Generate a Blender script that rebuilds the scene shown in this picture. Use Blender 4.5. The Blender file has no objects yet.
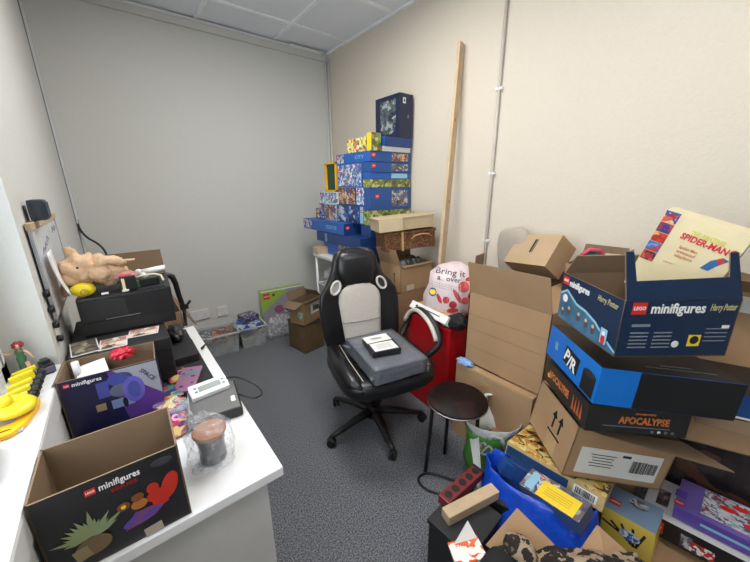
import bpy, bmesh, math, random
from mathutils import Vector, Matrix, Euler, noise
from mathutils.bvhtree import BVHTree
random.seed(4)
SC = bpy.context.scene
COL = SC.collection
PI = math.pi
# ------------------------------------------------------------------ camera
cd = bpy.data.cameras.new('camera'); cam = bpy.data.objects.new('camera', cd); COL.objects.link(cam)
SC.camera = cam
cd.sensor_width = 36; cd.lens = 36*324.84/750; cd.clip_start = 0.02; cd.clip_end = 60
pit, rol, yw = math.radians(16.23), math.radians(-0.533), math.radians(38.34)
fw = Vector((math.sin(yw)*math.cos(pit), math.cos(yw)*math.cos(pit), -math.sin(pit)))
rt = Vector((math.cos(yw), -math.sin(yw), 0)); up = rt.cross(fw)
r2 = rt*math.cos(rol)+up*math.sin(rol); u2 = up*math.cos(rol)-rt*math.sin(rol)
mw = Matrix((r2, u2, -fw)).transposed().to_4x4(); mw.translation = Vector((0, 0, 1.40)); cam.matrix_world = mw
# ------------------------------------------------------------------ world, lights, exposure
w = bpy.data.worlds.new('daylight'); SC.world = w; w.use_nodes = True
w.node_tree.nodes['Background'].inputs[0].default_value = (0.86, 0.93, 1.0, 1)
w.node_tree.nodes['Background'].inputs[1].default_value = 3.0
def area(name, loc, rot, sx, sy, power, col):
    l = bpy.data.lights.new(name, 'AREA'); l.shape = 'RECTANGLE'; l.size = sx; l.size_y = sy; l.energy = power; l.color = col
    o = bpy.data.objects.new(name, l); COL.objects.link(o); o.location = loc; o.rotation_euler = rot; return o
area('window_daylight', (-1.9, 0.2, 1.7), (0, math.radians(-90), 0), 1.8, 2.2, 14, (0.90, 0.95, 1.0))
area('ceiling_lamp_light', (0.8, 1.5, 2.555), (0, 0, 0), 0.55, 0.55, 15, (1.0, 0.975, 0.945))
area('fill_light_near', (0.8, 0.0, 2.555), (0, 0, 0), 0.55, 0.55, 9, (1.0, 0.975, 0.945))  # added unseen fill, shares the far lamp's load to soften the wall hot spot
SC.view_settings.view_transform = 'Standard'; SC.view_settings.look = 'None'
SC.view_settings.gamma = 1; SC.view_settings.use_curve_mapping = False
SC.view_settings.exposure = 0.5
# ------------------------------------------------------------------ materials
def lin(c):
    return tuple(((v/255)/12.92 if v/255 <= 0.04045 else ((v/255+0.055)/1.055)**2.4) for v in c)
MC = {}
def mat(name, rgb, rough=0.6, metal=0.0, noi=None, bump=None, alpha=None, trans=0, emit=None, coat=0, sheen=0):
    if name in MC: return MC[name]
    m = bpy.data.materials.new(name); m.use_nodes = True; nt = m.node_tree; b = nt.nodes['Principled BSDF']
    c = lin(rgb); b.inputs['Base Color'].default_value = (*c, 1)
    b.inputs['Roughness'].default_value = rough; b.inputs['Metallic'].default_value = metal
    if coat: b.inputs['Coat Weight'].default_value = coat
    if trans: b.inputs['Transmission Weight'].default_value = trans
    if alpha is not None: b.inputs['Alpha'].default_value = alpha
    if emit: b.inputs['Emission Color'].default_value = (*lin(emit[0]), 1); b.inputs['Emission Strength'].default_value = emit[1]
    tc = nt.nodes.new('ShaderNodeTexCoord')
    sc, am = noi or (9, 0.06)
    n = nt.nodes.new('ShaderNodeTexNoise'); n.inputs['Scale'].default_value = sc; n.inputs['Detail'].default_value = 4
    nt.links.new(tc.outputs['Object'], n.inputs['Vector'])
    r = nt.nodes.new('ShaderNodeValToRGB')
    r.color_ramp.elements[0].position = .3; r.color_ramp.elements[1].position = .7
    r.color_ramp.elements[0].color = (*[v*(1-am) for v in c], 1); r.color_ramp.elements[1].color = (*[min(1, v*(1+am)) for v in c], 1)
    nt.links.new(n.outputs['Fac'], r.inputs['Fac']); nt.links.new(r.outputs['Color'], b.inputs['Base Color'])
    if bump:
        n2 = nt.nodes.new('ShaderNodeTexNoise'); n2.inputs['Scale'].default_value = bump[0]; n2.inputs['Detail'].default_value = 3
        nt.links.new(tc.outputs['Object'], n2.inputs['Vector'])
        bp = nt.nodes.new('ShaderNodeBump'); bp.inputs['Strength'].default_value = bump[1]; bp.inputs['Distance'].default_value = 0.01
        nt.links.new(n2.outputs['Fac'], bp.inputs['Height']); nt.links.new(bp.outputs['Normal'], b.inputs['Normal'])
    MC[name] = m; return m
def collage(name, pal, scale, rough=0.35, feature='F1', rnd=1.0):
    """printed picture: blotches of a palette"""
    if name in MC: return MC[name]
    m = bpy.data.materials.new(name); m.use_nodes = True; nt = m.node_tree; b = nt.nodes['Principled BSDF']
    b.inputs['Roughness'].default_value = rough
    tc = nt.nodes.new('ShaderNodeTexCoord')
    n = nt.nodes.new('ShaderNodeTexNoise'); n.inputs['Scale'].default_value = scale*.6
    nt.links.new(tc.outputs['Object'], n.inputs['Vector'])
    mx = nt.nodes.new('ShaderNodeMixRGB'); mx.inputs[0].default_value = 0.06
    nt.links.new(tc.outputs['Object'], mx.inputs[1]); nt.links.new(n.outputs['Color'], mx.inputs[2])
    v = nt.nodes.new('ShaderNodeTexVoronoi'); v.inputs['Scale'].default_value = scale; v.feature = feature
    v.inputs['Randomness'].default_value = rnd
    nt.links.new(mx.outputs[0], v.inputs['Vector'])
    s = nt.nodes.new('ShaderNodeSeparateColor'); nt.links.new(v.outputs['Color'], s.inputs[0])
    r = nt.nodes.new('ShaderNodeValToRGB'); r.color_ramp.interpolation = 'CONSTANT'
    els = r.color_ramp.elements
    while len(els) < len(pal): els.new(0.5)
    for i, c in enumerate(pal): els[i].position = i/len(pal); els[i].color = (*lin(c), 1)
    nt.links.new(s.outputs[0], r.inputs['Fac']); nt.links.new(r.outputs['Color'], b.inputs['Base Color'])
    MC[name] = m; return m
def spots(name, base, spot, core, scale, t0, t1, rough=.7):
    """ringed or plain round spots from a voronoi distance"""
    if name in MC: return MC[name]
    m = bpy.data.materials.new(name); m.use_nodes = True; nt = m.node_tree; b = nt.nodes['Principled BSDF']
    b.inputs['Roughness'].default_value = rough
    tc = nt.nodes.new('ShaderNodeTexCoord')
    n = nt.nodes.new('ShaderNodeTexNoise'); n.inputs['Scale'].default_value = scale*1.5
    nt.links.new(tc.outputs['Object'], n.inputs['Vector'])
    mx = nt.nodes.new('ShaderNodeMixRGB'); mx.inputs[0].default_value = 0.03
    nt.links.new(tc.outputs['Object'], mx.inputs[1]); nt.links.new(n.outputs['Color'], mx.inputs[2])
    v = nt.nodes.new('ShaderNodeTexVoronoi'); v.inputs['Scale'].default_value = scale
    nt.links.new(mx.outputs[0], v.inputs['Vector'])
    r = nt.nodes.new('ShaderNodeValToRGB'); r.color_ramp.interpolation = 'CONSTANT'
    e = r.color_ramp.elements; e.new(.5)
    e[0].position = 0; e[0].color = (*lin(core), 1); e[1].position = t0; e[1].color = (*lin(spot), 1); e[2].position = t1; e[2].color = (*lin(base), 1)
    nt.links.new(v.outputs['Distance'], r.inputs['Fac']); nt.links.new(r.outputs['Color'], b.inputs['Base Color'])
    MC[name] = m; return m
def film(name, tint=(235, 238, 242), op=.25, rough=.12, bump=(30, .6)):
    """thin clear plastic: mostly see-through with a glossy crinkled skin"""
    if name in MC: return MC[name]
    m = bpy.data.materials.new(name); m.use_nodes = True; nt = m.node_tree; b = nt.nodes['Principled BSDF']; out = nt.nodes['Material Output']
    b.inputs['Base Color'].default_value = (*lin(tint), 1); b.inputs['Roughness'].default_value = rough
    tr = nt.nodes.new('ShaderNodeBsdfTransparent'); mx = nt.nodes.new('ShaderNodeMixShader')
    tc = nt.nodes.new('ShaderNodeTexCoord'); n = nt.nodes.new('ShaderNodeTexNoise'); n.inputs['Scale'].default_value = bump[0]
    nt.links.new(tc.outputs['Object'], n.inputs['Vector'])
    r = nt.nodes.new('ShaderNodeValToRGB'); r.color_ramp.elements[0].position = .4; r.color_ramp.elements[1].position = .7
    r.color_ramp.elements[0].color = (op*.6,)*3+(1,); r.color_ramp.elements[1].color = (min(1, op*2.2),)*3+(1,)
    nt.links.new(n.outputs['Fac'], r.inputs['Fac']); nt.links.new(r.outputs['Color'], mx.inputs[0])
    bp = nt.nodes.new('ShaderNodeBump'); bp.inputs['Strength'].default_value = bump[1]; bp.inputs['Distance'].default_value = .01
    nt.links.new(n.outputs['Fac'], bp.inputs['Height']); nt.links.new(bp.outputs['Normal'], b.inputs['Normal'])
    nt.links.new(tr.outputs[0], mx.inputs[1]); nt.links.new(b.outputs[0], mx.inputs[2]); nt.links.new(mx.outputs[0], out.inputs['Surface'])
    MC[name] = m; return m
def carpet_mat():
    m = bpy.data.materials.new('carpet'); m.use_nodes = True; nt = m.node_tree; b = nt.nodes['Principled BSDF']
    b.inputs['Roughness'].default_value = .95
    tc = nt.nodes.new('ShaderNodeTexCoord')
    n = nt.nodes.new('ShaderNodeTexNoise'); n.inputs['Scale'].default_value = 170; n.inputs['Detail'].default_value = 3
    n3 = nt.nodes.new('ShaderNodeTexNoise'); n3.inputs['Scale'].default_value = 3
    for q in (n, n3): nt.links.new(tc.outputs['Object'], q.inputs['Vector'])
    r = nt.nodes.new('ShaderNodeValToRGB'); e = r.color_ramp.elements
    e[0].position = .36; e[0].color = (*lin((62, 65, 71)), 1); e[1].position = .66; e[1].color = (*lin((150, 154, 161)), 1)
    nt.links.new(n.outputs['Fac'], r.inputs['Fac'])
    r2_ = nt.nodes.new('ShaderNodeValToRGB'); r2_.color_ramp.elements[0].color = (.82, .82, .82, 1); r2_.color_ramp.elements[1].color = (1, 1, 1, 1)
    nt.links.new(n3.outputs['Fac'], r2_.inputs['Fac'])
    mx = nt.nodes.new('ShaderNodeMixRGB'); mx.blend_type = 'MULTIPLY'; mx.inputs[0].default_value = 1
    nt.links.new(r.outputs[0], mx.inputs[1]); nt.links.new(r2_.outputs[0], mx.inputs[2]); nt.links.new(mx.outputs[0], b.inputs['Base Color'])
    bp = nt.nodes.new('ShaderNodeBump'); bp.inputs['Strength'].default_value = .5; bp.inputs['Distance'].default_value = .006
    nt.links.new(n.outputs['Fac'], bp.inputs['Height']); nt.links.new(bp.outputs['Normal'], b.inputs['Normal'])
    return m
def weave_mat(name, c1, c2, scale=60):
    m = bpy.data.materials.new(name); m.use_nodes = True; nt = m.node_tree; b = nt.nodes['Principled BSDF']; b.inputs['Roughness'].default_value = .7
    tc = nt.nodes.new('ShaderNodeTexCoord')
    mp = nt.nodes.new('ShaderNodeMapping'); mp.inputs['Scale'].default_value = (1, 1, 2.2); nt.links.new(tc.outputs['Object'], mp.inputs[0])
    v = nt.nodes.new('ShaderNodeTexVoronoi'); v.inputs['Scale'].default_value = scale; nt.links.new(mp.outputs[0], v.inputs['Vector'])
    r = nt.nodes.new('ShaderNodeValToRGB'); e = r.color_ramp.elements
    e[0].position = .1; e[0].color = (*lin(c1), 1); e[1].position = .55; e[1].color = (*lin(c2), 1)
    nt.links.new(v.outputs['Distance'], r.inputs['Fac']); nt.links.new(r.outputs[0], b.inputs['Base Color'])
    bp = nt.nodes.new('ShaderNodeBump'); bp.inputs['Strength'].default_value = .8; bp.inputs['Distance'].default_value = .004; bp.invert = True
    nt.links.new(v.outputs['Distance'], bp.inputs['Height']); nt.links.new(bp.outputs['Normal'], b.inputs['Normal'])
    MC[name] = m; return m
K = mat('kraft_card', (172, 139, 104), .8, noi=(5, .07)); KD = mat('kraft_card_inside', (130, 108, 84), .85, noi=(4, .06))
KP = mat('pale_card', (178, 152, 120), .8, noi=(5, .06))
WHT = mat('white_print', (235, 235, 232), .5); BLK = mat('black_ink', (22, 22, 24), .5); RED = mat('logo_red', (208, 38, 32), .45)
YEL = mat('logo_yellow', (238, 205, 40), .45); ORG = mat('orange_ink', (214, 120, 62), .5); GRY = mat('grey_ink', (120, 128, 136), .5)
BP = mat('black_plastic', (26, 27, 29), .4); BPM = mat('black_plastic_matt', (34, 35, 37), .65)
WP = mat('white_plastic', (228, 229, 230), .35); STL = mat('steel', (165, 168, 172), .3, 1.0)
BLU = mat('box_blue', (34, 92, 176), .35); BLD = mat('box_dark_blue', (32, 62, 118), .35); BLM = mat('box_mid_blue', (38, 80, 148), .35)
BLB = mat('bright_blue', (14, 108, 196), .4); NVY = mat('navy_print', (16, 40, 70), .35); TEAL = mat('teal_print', (22, 66, 96), .35)
CYN = mat('pale_blue_print', (140, 190, 215), .4); PUR = mat('purple_print', (92, 70, 160), .35); CRM = mat('cream_print', (226, 212, 170), .5)
TAPE = mat('tape', (188, 160, 122), .2)
WOOD = mat('pale_wood', (198, 174, 142), .6, noi=(14, .12))
P1 = collage('toy_picture_blue', [(40, 90, 170), (220, 228, 235), (60, 120, 200), (110, 80, 90), (30, 50, 110), (180, 190, 200)], 60)
P2 = collage('toy_picture_warm', [(170, 130, 90), (210, 200, 180), (90, 70, 60), (60, 90, 150), (200, 160, 110), (120, 60, 50)], 55)
P3 = collage('toy_picture_green', [(110, 130, 60), (150, 160, 90), (70, 90, 50), (190, 190, 130), (120, 100, 60)], 45)
P4 = collage('toy_picture_white', [(205, 212, 222), (80, 116, 180), (228, 232, 238), (120, 90, 110), (140, 166, 206), (50, 90, 160)], 60)
P5 = collage('toy_picture_yellow', [(214, 196, 70), (235, 225, 120), (90, 100, 80), (200, 90, 70), (240, 235, 200)], 60)
P6 = collage('toy_picture_grey', [(90, 95, 110), (150, 155, 165), (60, 70, 100), (190, 190, 190), (110, 90, 80)], 60)
# ------------------------------------------------------------------ mesh kit
class G:
    def __init__(s): s.bm = bmesh.new(); s.mats = []
    def mi(s, m):
        if m not in s.mats: s.mats.append(m)
        return s.mats.index(m)
    def _f(s, vs, m, smooth=False):
        try: f = s.bm.faces.new(vs)
        except ValueError: return None
        f.material_index = s.mi(m); f.smooth = smooth; return f
    def hexa(s, P, m):   # P: 8 points  (x-,y-,z-)(x+,y-,z-)(x+,y+,z-)(x-,y+,z-) then z+ ; m single or dict by face
        v = [s.bm.verts.new(p) for p in P]
        F = dict(d=(3, 2, 1, 0), u=(4, 5, 6, 7), f=(0, 1, 5, 4), r=(1, 2, 6, 5), b=(2, 3, 7, 6), l=(3, 0, 4, 7))
        for k, ix in F.items(): s._f([v[i] for i in ix], m.get(k, m.get('*')) if isinstance(m, dict) else m)
        return s
    def box(s, c, d, m, rot=None, bev=0):
        x, y, z = [q/2 for q in d]; R = Euler(rot).to_matrix() if rot else Matrix.Identity(3); c = Vector(c)
        P = [c+R@Vector(p) for p in ((-x, -y, -z), (x, -y, -z), (x, y, -z), (-x, y, -z), (-x, -y, z), (x, -y, z), (x, y, z), (-x, y, z))]
        if bev:
            t = bmesh.new(); vs = [t.verts.new(p) for p in P]
            for ix in ((3, 2, 1, 0), (4, 5, 6, 7), (0, 1, 5, 4), (1, 2, 6, 5), (2, 3, 7, 6), (3, 0, 4, 7)): t.faces.new([vs[i] for i in ix])
            bmesh.ops.bevel(t, geom=t.edges[:], offset=bev, segments=2, affect='EDGES', profile=.7)
            s.absorb(t, m if not isinstance(m, dict) else m['*']); return s
        return s.hexa(P, m)
    def absorb(s, t, m, smooth=False):
        mp = {}
        for v in t.verts: mp[v] = s.bm.verts.new(v.co)
        for f in t.faces: s._f([mp[v] for v in f.verts], m, smooth)
        t.free()
    def tube(s, pts, r, m, n=8, cap=True):
        pts = [Vector(p) for p in pts]; rr = r if isinstance(r, (list, tuple)) else [r]*len(pts); rings = []
        prev = None
        for i, p in enumerate(pts):
            t = (pts[min(i+1, len(pts)-1)]-pts[max(i-1, 0)]).normalized()
            if prev is None: a = t.orthogonal().normalized()
            else: a = (prev-t*prev.dot(t)).normalized()
            prev = a; b = t.cross(a)
            rings.append([s.bm.verts.new(p+(a*math.cos(2*PI*k/n)+b*math.sin(2*PI*k/n))*rr[i]) for k in range(n)])
        for A, B in zip(rings, rings[1:]):
            for k in range(n): s._f([A[k], A[(k+1) % n], B[(k+1) % n], B[k]], m, True)
        if cap: s._f(rings[0][::-1], m); s._f(rings[-1], m)
        return s
    def lathe(s, c, prof, m, n=28, ax=None, close=True):
        c = Vector(c); R = ax or Matrix.Identity(3); rings = []
        for r, z in prof: rings.append([s.bm.verts.new(c+R@Vector((max(r, 1e-4)*math.cos(2*PI*k/n), max(r, 1e-4)*math.sin(2*PI*k/n), z))) for k in range(n)])
        for A, B in zip(rings, rings[1:]):
            for k in range(n): s._f([A[k], A[(k+1) % n], B[(k+1) % n], B[k]], m, True)
        if close: s._f(rings[0][::-1], m); s._f(rings[-1], m)
        return s
    def blob(s, c, r, m, nz=0, ns=8, e=1.0, rot=None, sub=4, seed=0):
        t = bmesh.new(); bmesh.ops.create_icosphere(t, subdivisions=sub, radius=1)
        R = Euler(rot).to_matrix() if rot else Matrix.Identity(3)
        for v in t.verts:
            p = v.co.copy()
            q = Vector([math.copysign(abs(a)**e, a) for a in p])
            q = Vector((q.x*r[0], q.y*r[1], q.z*r[2]))
            if nz: q *= 1+nz*noise.noise(p*ns/4+Vector((seed, seed*2, 0)))+nz*.5*noise.noise(p*ns/1.6+Vector((seed, 0, 3)))
            v.co = Vector(c)+R@q
        s.absorb(t, m, True); return s
    def loft(s, rings, m, cap=(True, True), smooth=True, closed=True):
        V = [[s.bm.verts.new(p) for p in r] for r in rings]; n = len(V[0])
        for A, B in zip(V, V[1:]):
            for k in range(n if closed else n-1): s._f([A[k], A[(k+1) % n], B[(k+1) % n], B[k]], m, smooth)
        if cap[0]: s._f(V[0][::-1], m)
        if cap[1]: s._f(V[-1], m)
        return s
    def poly(s, pts, depth, m, M):   # flat outline in a frame M (4x4), extruded along its z
        a = [s.bm.verts.new(M@Vector((x, y, 0))) for x, y in pts]; b = [s.bm.verts.new(M@Vector((x, y, depth))) for x, y in pts]
        s._f(a[::-1], m); s._f(b, m)
        for k in range(len(pts)): q = (k+1) % len(pts); s._f([a[k], a[q], b[q], b[k]], m)
        return s
    def text(s, txt, M, size, m, width=None, shear=0, bold=0, ex=.0004, proj=None):
        cu = bpy.data.curves.new('t', 'FONT'); cu.body = txt; cu.size = size; cu.align_x = 'CENTER'; cu.align_y = 'CENTER'
        cu.shear = shear; cu.offset = bold*size; cu.resolution_u = 2; cu.extrude = ex if not proj else 0
        o = bpy.data.objects.new('t', cu); COL.objects.link(o)
        dg = bpy.context.evaluated_depsgraph_get(); me = bpy.data.meshes.new_from_object(o.evaluated_get(dg))
        t = bmesh.new(); t.from_mesh(me); bpy.data.objects.remove(o); bpy.data.curves.remove(cu); bpy.data.meshes.remove(me)
        k = 1
        if width and t.verts:
            ww = max(v.co.x for v in t.verts)-min(v.co.x for v in t.verts); k = width/max(ww, 1e-6)
        if proj: bmesh.ops.subdivide_edges(t, edges=t.edges[:], cuts=0)
        for v in t.verts:
            p = M@Vector((v.co.x*k, v.co.y, v.co.z))
            if proj:
                tree, d = proj; h = tree.ray_cast(p, d)
                if h[0] is not None: p = h[0]-d*.0012
            v.co = p
        s.absorb(t, m); return s
    def build(s, name, parent=None, label=None, smooth=None, bevel=0, solid=0, subd=0):
        bm = s.bm
        for f in bm.faces: f.normal_update()
        me = bpy.data.meshes.new(name); bm.to_mesh(me); bm.free()
        for m in s.mats: me.materials.append(m)
        o = bpy.data.objects.new(name, me); COL.objects.link(o)
        if parent: o.parent = parent
        if label: o['label'] = label
        if solid: q = o.modifiers.new('thick', 'SOLIDIFY'); q.thickness = solid; q.offset = 0
        if bevel: q = o.modifiers.new('bevel', 'BEVEL'); q.width = bevel; q.segments = 2; q.limit_method = 'ANGLE'; q.angle_limit = math.radians(50)
        if subd: q = o.modifiers.new('sub', 'SUBSURF'); q.levels = q.render_levels = subd
        return o
def tag(o, label, cat, group=None, kind=None):
    o['label'] = label; o['category'] = cat
    if group: o['group'] = group
    if kind: o['kind'] = kind
    return o
def thing(name, label, cat, loc=(0, 0, 0), rot=(0, 0, 0), group=None):
    o = bpy.data.objects.new(name, None); o.empty_display_size = .05; COL.objects.link(o); o.location = loc; o.rotation_euler = rot
    return tag(o, label, cat, group)
def struct(g, name, **k):
    o = g.build(name, **k); o['kind'] = 'structure'; return o
def frame(face, d, off=0):   # frame of a box face (box local origin = bottom centre)
    x, y, z = d; c = Vector((0, 0, z/2))
    T = dict(f=((1, 0, 0), (0, 0, 1), (0, -y/2, 0)), b=((-1, 0, 0), (0, 0, 1), (0, y/2, 0)), l=((0, -1, 0), (0, 0, 1), (-x/2, 0, 0)), r=((0, 1, 0), (0, 0, 1), (x/2, 0, 0)),
             u=((1, 0, 0), (0, 1, 0), (0, 0, z/2)))[face]
    U, V = Vector(T[0]), Vector(T[1]); N = U.cross(V)
    M = Matrix((U, V, N)).transposed().to_4x4(); M.translation = c+Vector(T[2])+N*off; return M
def rect(g, M, cx, cy, w_, h_, m, off=.0003, th=.0004, rot=0):
    c, s_ = math.cos(rot), math.sin(rot)
    pts = [(cx+a*c-b*s_, cy+a*s_+b*c) for a, b in ((-w_/2, -h_/2), (w_/2, -h_/2), (w_/2, h_/2), (-w_/2, h_/2))]
    g.poly(pts, th, m, M@Matrix.Translation((0, 0, off)))
def tx(g, M, cx, cy, txt, size, m, off=.0008, rot=0, **k):
    g.text(txt, M@Matrix.Translation((cx, cy, off))@Matrix.Rotation(rot, 4, 'Z'), size, m, **k)
def base_of(c, yaw, tx_, ty, h):
    R = Euler((math.radians(tx_), math.radians(ty), math.radians(yaw))).to_matrix()
    return Vector(c)-R@Vector((0, 0, h/2)), (math.radians(tx_), math.radians(ty), math.radians(yaw))
def oval(g, M, cx, cy, rx, ry, m, off=.0006, n=20, rot=0):
    pts = [(cx+rx*math.cos(a)*math.cos(rot)-ry*math.sin(a)*math.sin(rot), cy+rx*math.cos(a)*math.sin(rot)+ry*math.sin(a)*math.cos(rot)) for a in [2*PI*k/n for k in range(n)]]
    g.poly(pts, .0004, m, M@Matrix.Translation((0, 0, off)))
def printed_box(name, label, cat, c, yaw, tx_, ty, d, faces, deco=None, group=None, mesh_only=False):
    """closed printed carton: one body part, artwork in its mesh"""
    loc, rot = base_of(c, yaw, tx_, ty, d[2])
    g = G(); g.box((0, 0, d[2]/2), d, faces)
    if deco: deco(g, lambda f: frame(f, d))
    o = g.build(name); o.location = loc; o.rotation_euler = rot
    return tag(o, label, cat, group)
def open_carton(name, label, cat, c, yaw, tx_, ty, d, outer, inner, flaps, deco=None, th=.004, group=None, flapdeco=None, shapes={}):
    """open box: body (base and four walls) and one mesh for each flap; flaps = {side: (length, degrees from straight up, outwards)}"""
    loc, rot = base_of(c, yaw, tx_, ty, d[2]); t = thing(name, label, cat, loc, rot, group)
    X, Y, Z = d[0]/2, d[1]/2, d[2]; g = G()
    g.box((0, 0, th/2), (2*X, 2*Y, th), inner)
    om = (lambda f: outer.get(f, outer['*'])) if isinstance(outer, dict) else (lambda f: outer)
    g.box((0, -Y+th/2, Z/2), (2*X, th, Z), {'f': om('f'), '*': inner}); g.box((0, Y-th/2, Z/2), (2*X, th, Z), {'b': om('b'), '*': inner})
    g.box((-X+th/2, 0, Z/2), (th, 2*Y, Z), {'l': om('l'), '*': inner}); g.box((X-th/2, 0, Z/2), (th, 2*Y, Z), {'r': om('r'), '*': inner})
    if deco: deco(g, lambda f: frame(f, d))
    g.build('box_body', t)
    for side, (ln, deg) in flaps.items():
        s0 = side[0]; a = math.radians(deg)
        o_, ax = {'f': (Vector((0, -Y, Z)), Vector((1, 0, 0))), 'b': (Vector((0, Y, Z)), Vector((-1, 0, 0))), 'l': (Vector((-X, 0, Z)), Vector((0, -1, 0))), 'r': (Vector((X, 0, Z)), Vector((0, 1, 0)))}[s0]
        out = ax.cross(Vector((0, 0, 1))); V = Vector((0, 0, 1))*math.cos(a)+out*math.sin(a); N = ax.cross(V)
        M = Matrix((ax, V, N)).transposed().to_4x4(); M.translation = o_+Vector((0, 0, .001))
        hw = (X if s0 in 'fb' else Y)-.002; k = .008
        pts = shapes.get(side, [(-hw, 0), (hw, 0), (hw-k, ln), (-hw+k, ln)])
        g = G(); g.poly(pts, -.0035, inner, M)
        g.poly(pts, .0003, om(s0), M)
        if flapdeco and side in flapdeco: flapdeco[side](g, M)
        g.build('flap', t)
    return t
def barcode(g, M, cx, cy, w_, h_, m=BLK):
    random.seed(int(abs(cx*1e4)+7)); x = cx-w_/2
    while x < cx+w_/2:
        b = random.choice((.0012, .002, .003)); rect(g, M, x+b/2, cy, b, h_, m, off=.0012); x += b+random.choice((.0012, .0022))
def smooth(P, m=5):
    Q = []
    for i in range(len(P)-1):
        for k in range(m):
            f_ = k/m; p0, p1, p2, p3 = [Vector(P[max(0, min(len(P)-1, i+j))]) for j in (-1, 0, 1, 2)]
            Q.append(.5*((2*p1)+(p2-p0)*f_+(2*p0-5*p1+4*p2-p3)*f_*f_+(3*p1-3*p2+p3-p0)*f_**3))
    return Q+[Vector(P[-1])]
def sack(rings, n=40, nz=.01, ns=9, seed=0):
    """rings of (cx, cy, z, rx, ry, power) -> list of point rings with wrinkles"""
    out = []
    for (cx, cy, z, rx, ry, pw) in rings:
        rr = []
        for k in range(n):
            a = 2*PI*k/n; ca, sa = math.cos(a), math.sin(a)
            x = cx+math.copysign(abs(ca)**pw, ca)*rx; y = cy+math.copysign(abs(sa)**pw, sa)*ry
            p = Vector((x, y, z)); dd = noise.noise(p*ns+Vector((seed, 0, 0)))*nz+noise.noise(Vector((x*ns*3, y*ns*3, z*ns*.8+seed)))*nz*.6
            rr.append(p+Vector((ca, sa, 0))*dd+Vector((0, 0, dd*.6)))
        out.append(rr)
    return out
def lego_mark(g, M, cx, cy, s_):
    rect(g, M, cx, cy, s_*1.15, s_, RED, off=.0007); tx(g, M, cx, cy, 'LEGO', s_*.42, WHT, off=.0013, bold=.02, shear=.15, width=s_*.95)

# ================================================================== SETTING
WALLC = mat('wall_paint', (214, 215, 211), .9, noi=(60, .015), bump=(90, .12))
WALLR = mat('wall_paint_cream', (212, 203, 188), .9, noi=(60, .015), bump=(90, .12))
CEIL = mat('ceiling_tile', (232, 236, 243), .95, noi=(240, .05)); GRID = mat('ceiling_grid', (244, 246, 249), .5)
TRM = mat('trim_white', (226, 228, 230), .4)
X0, X1, Y0, Y1, H = -.205, 1.87, -2.4, 3.08, 2.6
struct(G().box(((X0+X1)/2, (Y0+Y1)/2, -.05), (X1-X0+.8, Y1-Y0+.4, .1), carpet_mat()), 'floor')
struct(G().box(((X0+X1)/2, Y1+.06, H/2), (X1-X0+.8, .12, H), WALLC), 'wall_back')
struct(G().box((X1+.06, (Y0+Y1)/2, H/2), (.12, Y1-Y0, H), WALLR), 'wall_right')
struct(G().box(((X0+X1)/2, Y0-.06, H/2), (X1-X0+.8, .12, H), WALLC), 'wall_front')
wy0, wy1, wz0, wz1 = -.35, 1.27, .86, 2.3
g = G()
g.box((X0-.15, (wy1+Y1)/2, H/2), (.3, Y1-wy1, H), WALLC); g.box((X0-.15, (Y0+wy0)/2, H/2), (.3, wy0-Y0, H), WALLC)
g.box((X0-.15, (wy0+wy1)/2, wz0/2), (.3, wy1-wy0, wz0), WALLC); g.box((X0-.15, (wy0+wy1)/2, (wz1+H)/2), (.3, wy1-wy0, H-wz1), WALLC)
struct(g, 'wall_left')
g = G()
g.box(((X0+X1)/2, (Y0+Y1)/2, H+.04), (X1-X0+.8, Y1-Y0+.4, .06), CEIL)
for i in range(-4, 5):
    x = .741+.6*i
    if X0 < x < X1: g.box((x, (Y0+Y1)/2, H+.004), (.024, Y1-Y0, .012), GRID)
for i in range(-1, 10):
    y = 2.70-.6*i
    if Y0 < y < Y1: g.box(((X0+X1)/2, y, H+.005), (X1-X0, .024, .011), GRID)
g.box((X1-.012, (Y0+Y1)/2, H+.003), (.024, Y1-Y0, .012), GRID)
struct(g, 'ceiling')
g = G(); g.box(((X0+X1)/2, Y1-.012, H-.03), (X1-X0, .024, .06), WALLC); g.box(((X0+X1)/2, Y1-.02, H-.008), (X1-X0, .04, .016), TRM)
struct(g, 'trim_1')
g = G(); g.box((X0+.006, Y1-.03, H/2), (.012, .06, H), TRM); g.box((X0+.002, Y1-.062, H/2), (.005, .004, H), GRY)
struct(g, 'trim_2')
# window in the left wall
FR = mat('window_frame', (226, 229, 232), .4)
wf = G(); xg = X0-.13
for (y, wd) in ((wy1-.03, .06), (wy0+.03, .06), (.36, .07)): wf.box((xg, y, (wz0+wz1)/2), (.06, wd, wz1-wz0), FR)
for z in (wz0+.06, wz1-.03): wf.box((xg, (wy0+wy1)/2, z), (.06, wy1-wy0, .06), FR)
wo = struct(wf, 'window_1', bevel=.004)
g = G()
for y in (wy1-.085, .42): g.box((xg+.02, y, (wz0+wz1)/2+.02), (.045, .05, wz1-wz0-.16), FR); g.box((xg+.043, y, (wz0+wz1)/2+.02), (.004, .008, wz1-wz0-.16), GRY)
g.build('window_sash', wo, bevel=.003)
G().box((xg-.005, (wy0+wy1)/2, (wz0+wz1)/2), (.004, wy1-wy0-.1, wz1-wz0-.1), film('window_glass', (240, 245, 250), .06, .02, (1, 0))).build('window_pane', wo)
G().box((X0-.075, (wy0+wy1)/2, .867), (.16, wy1-wy0, .066), WP).build('window_sill', wo, bevel=.008)
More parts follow.
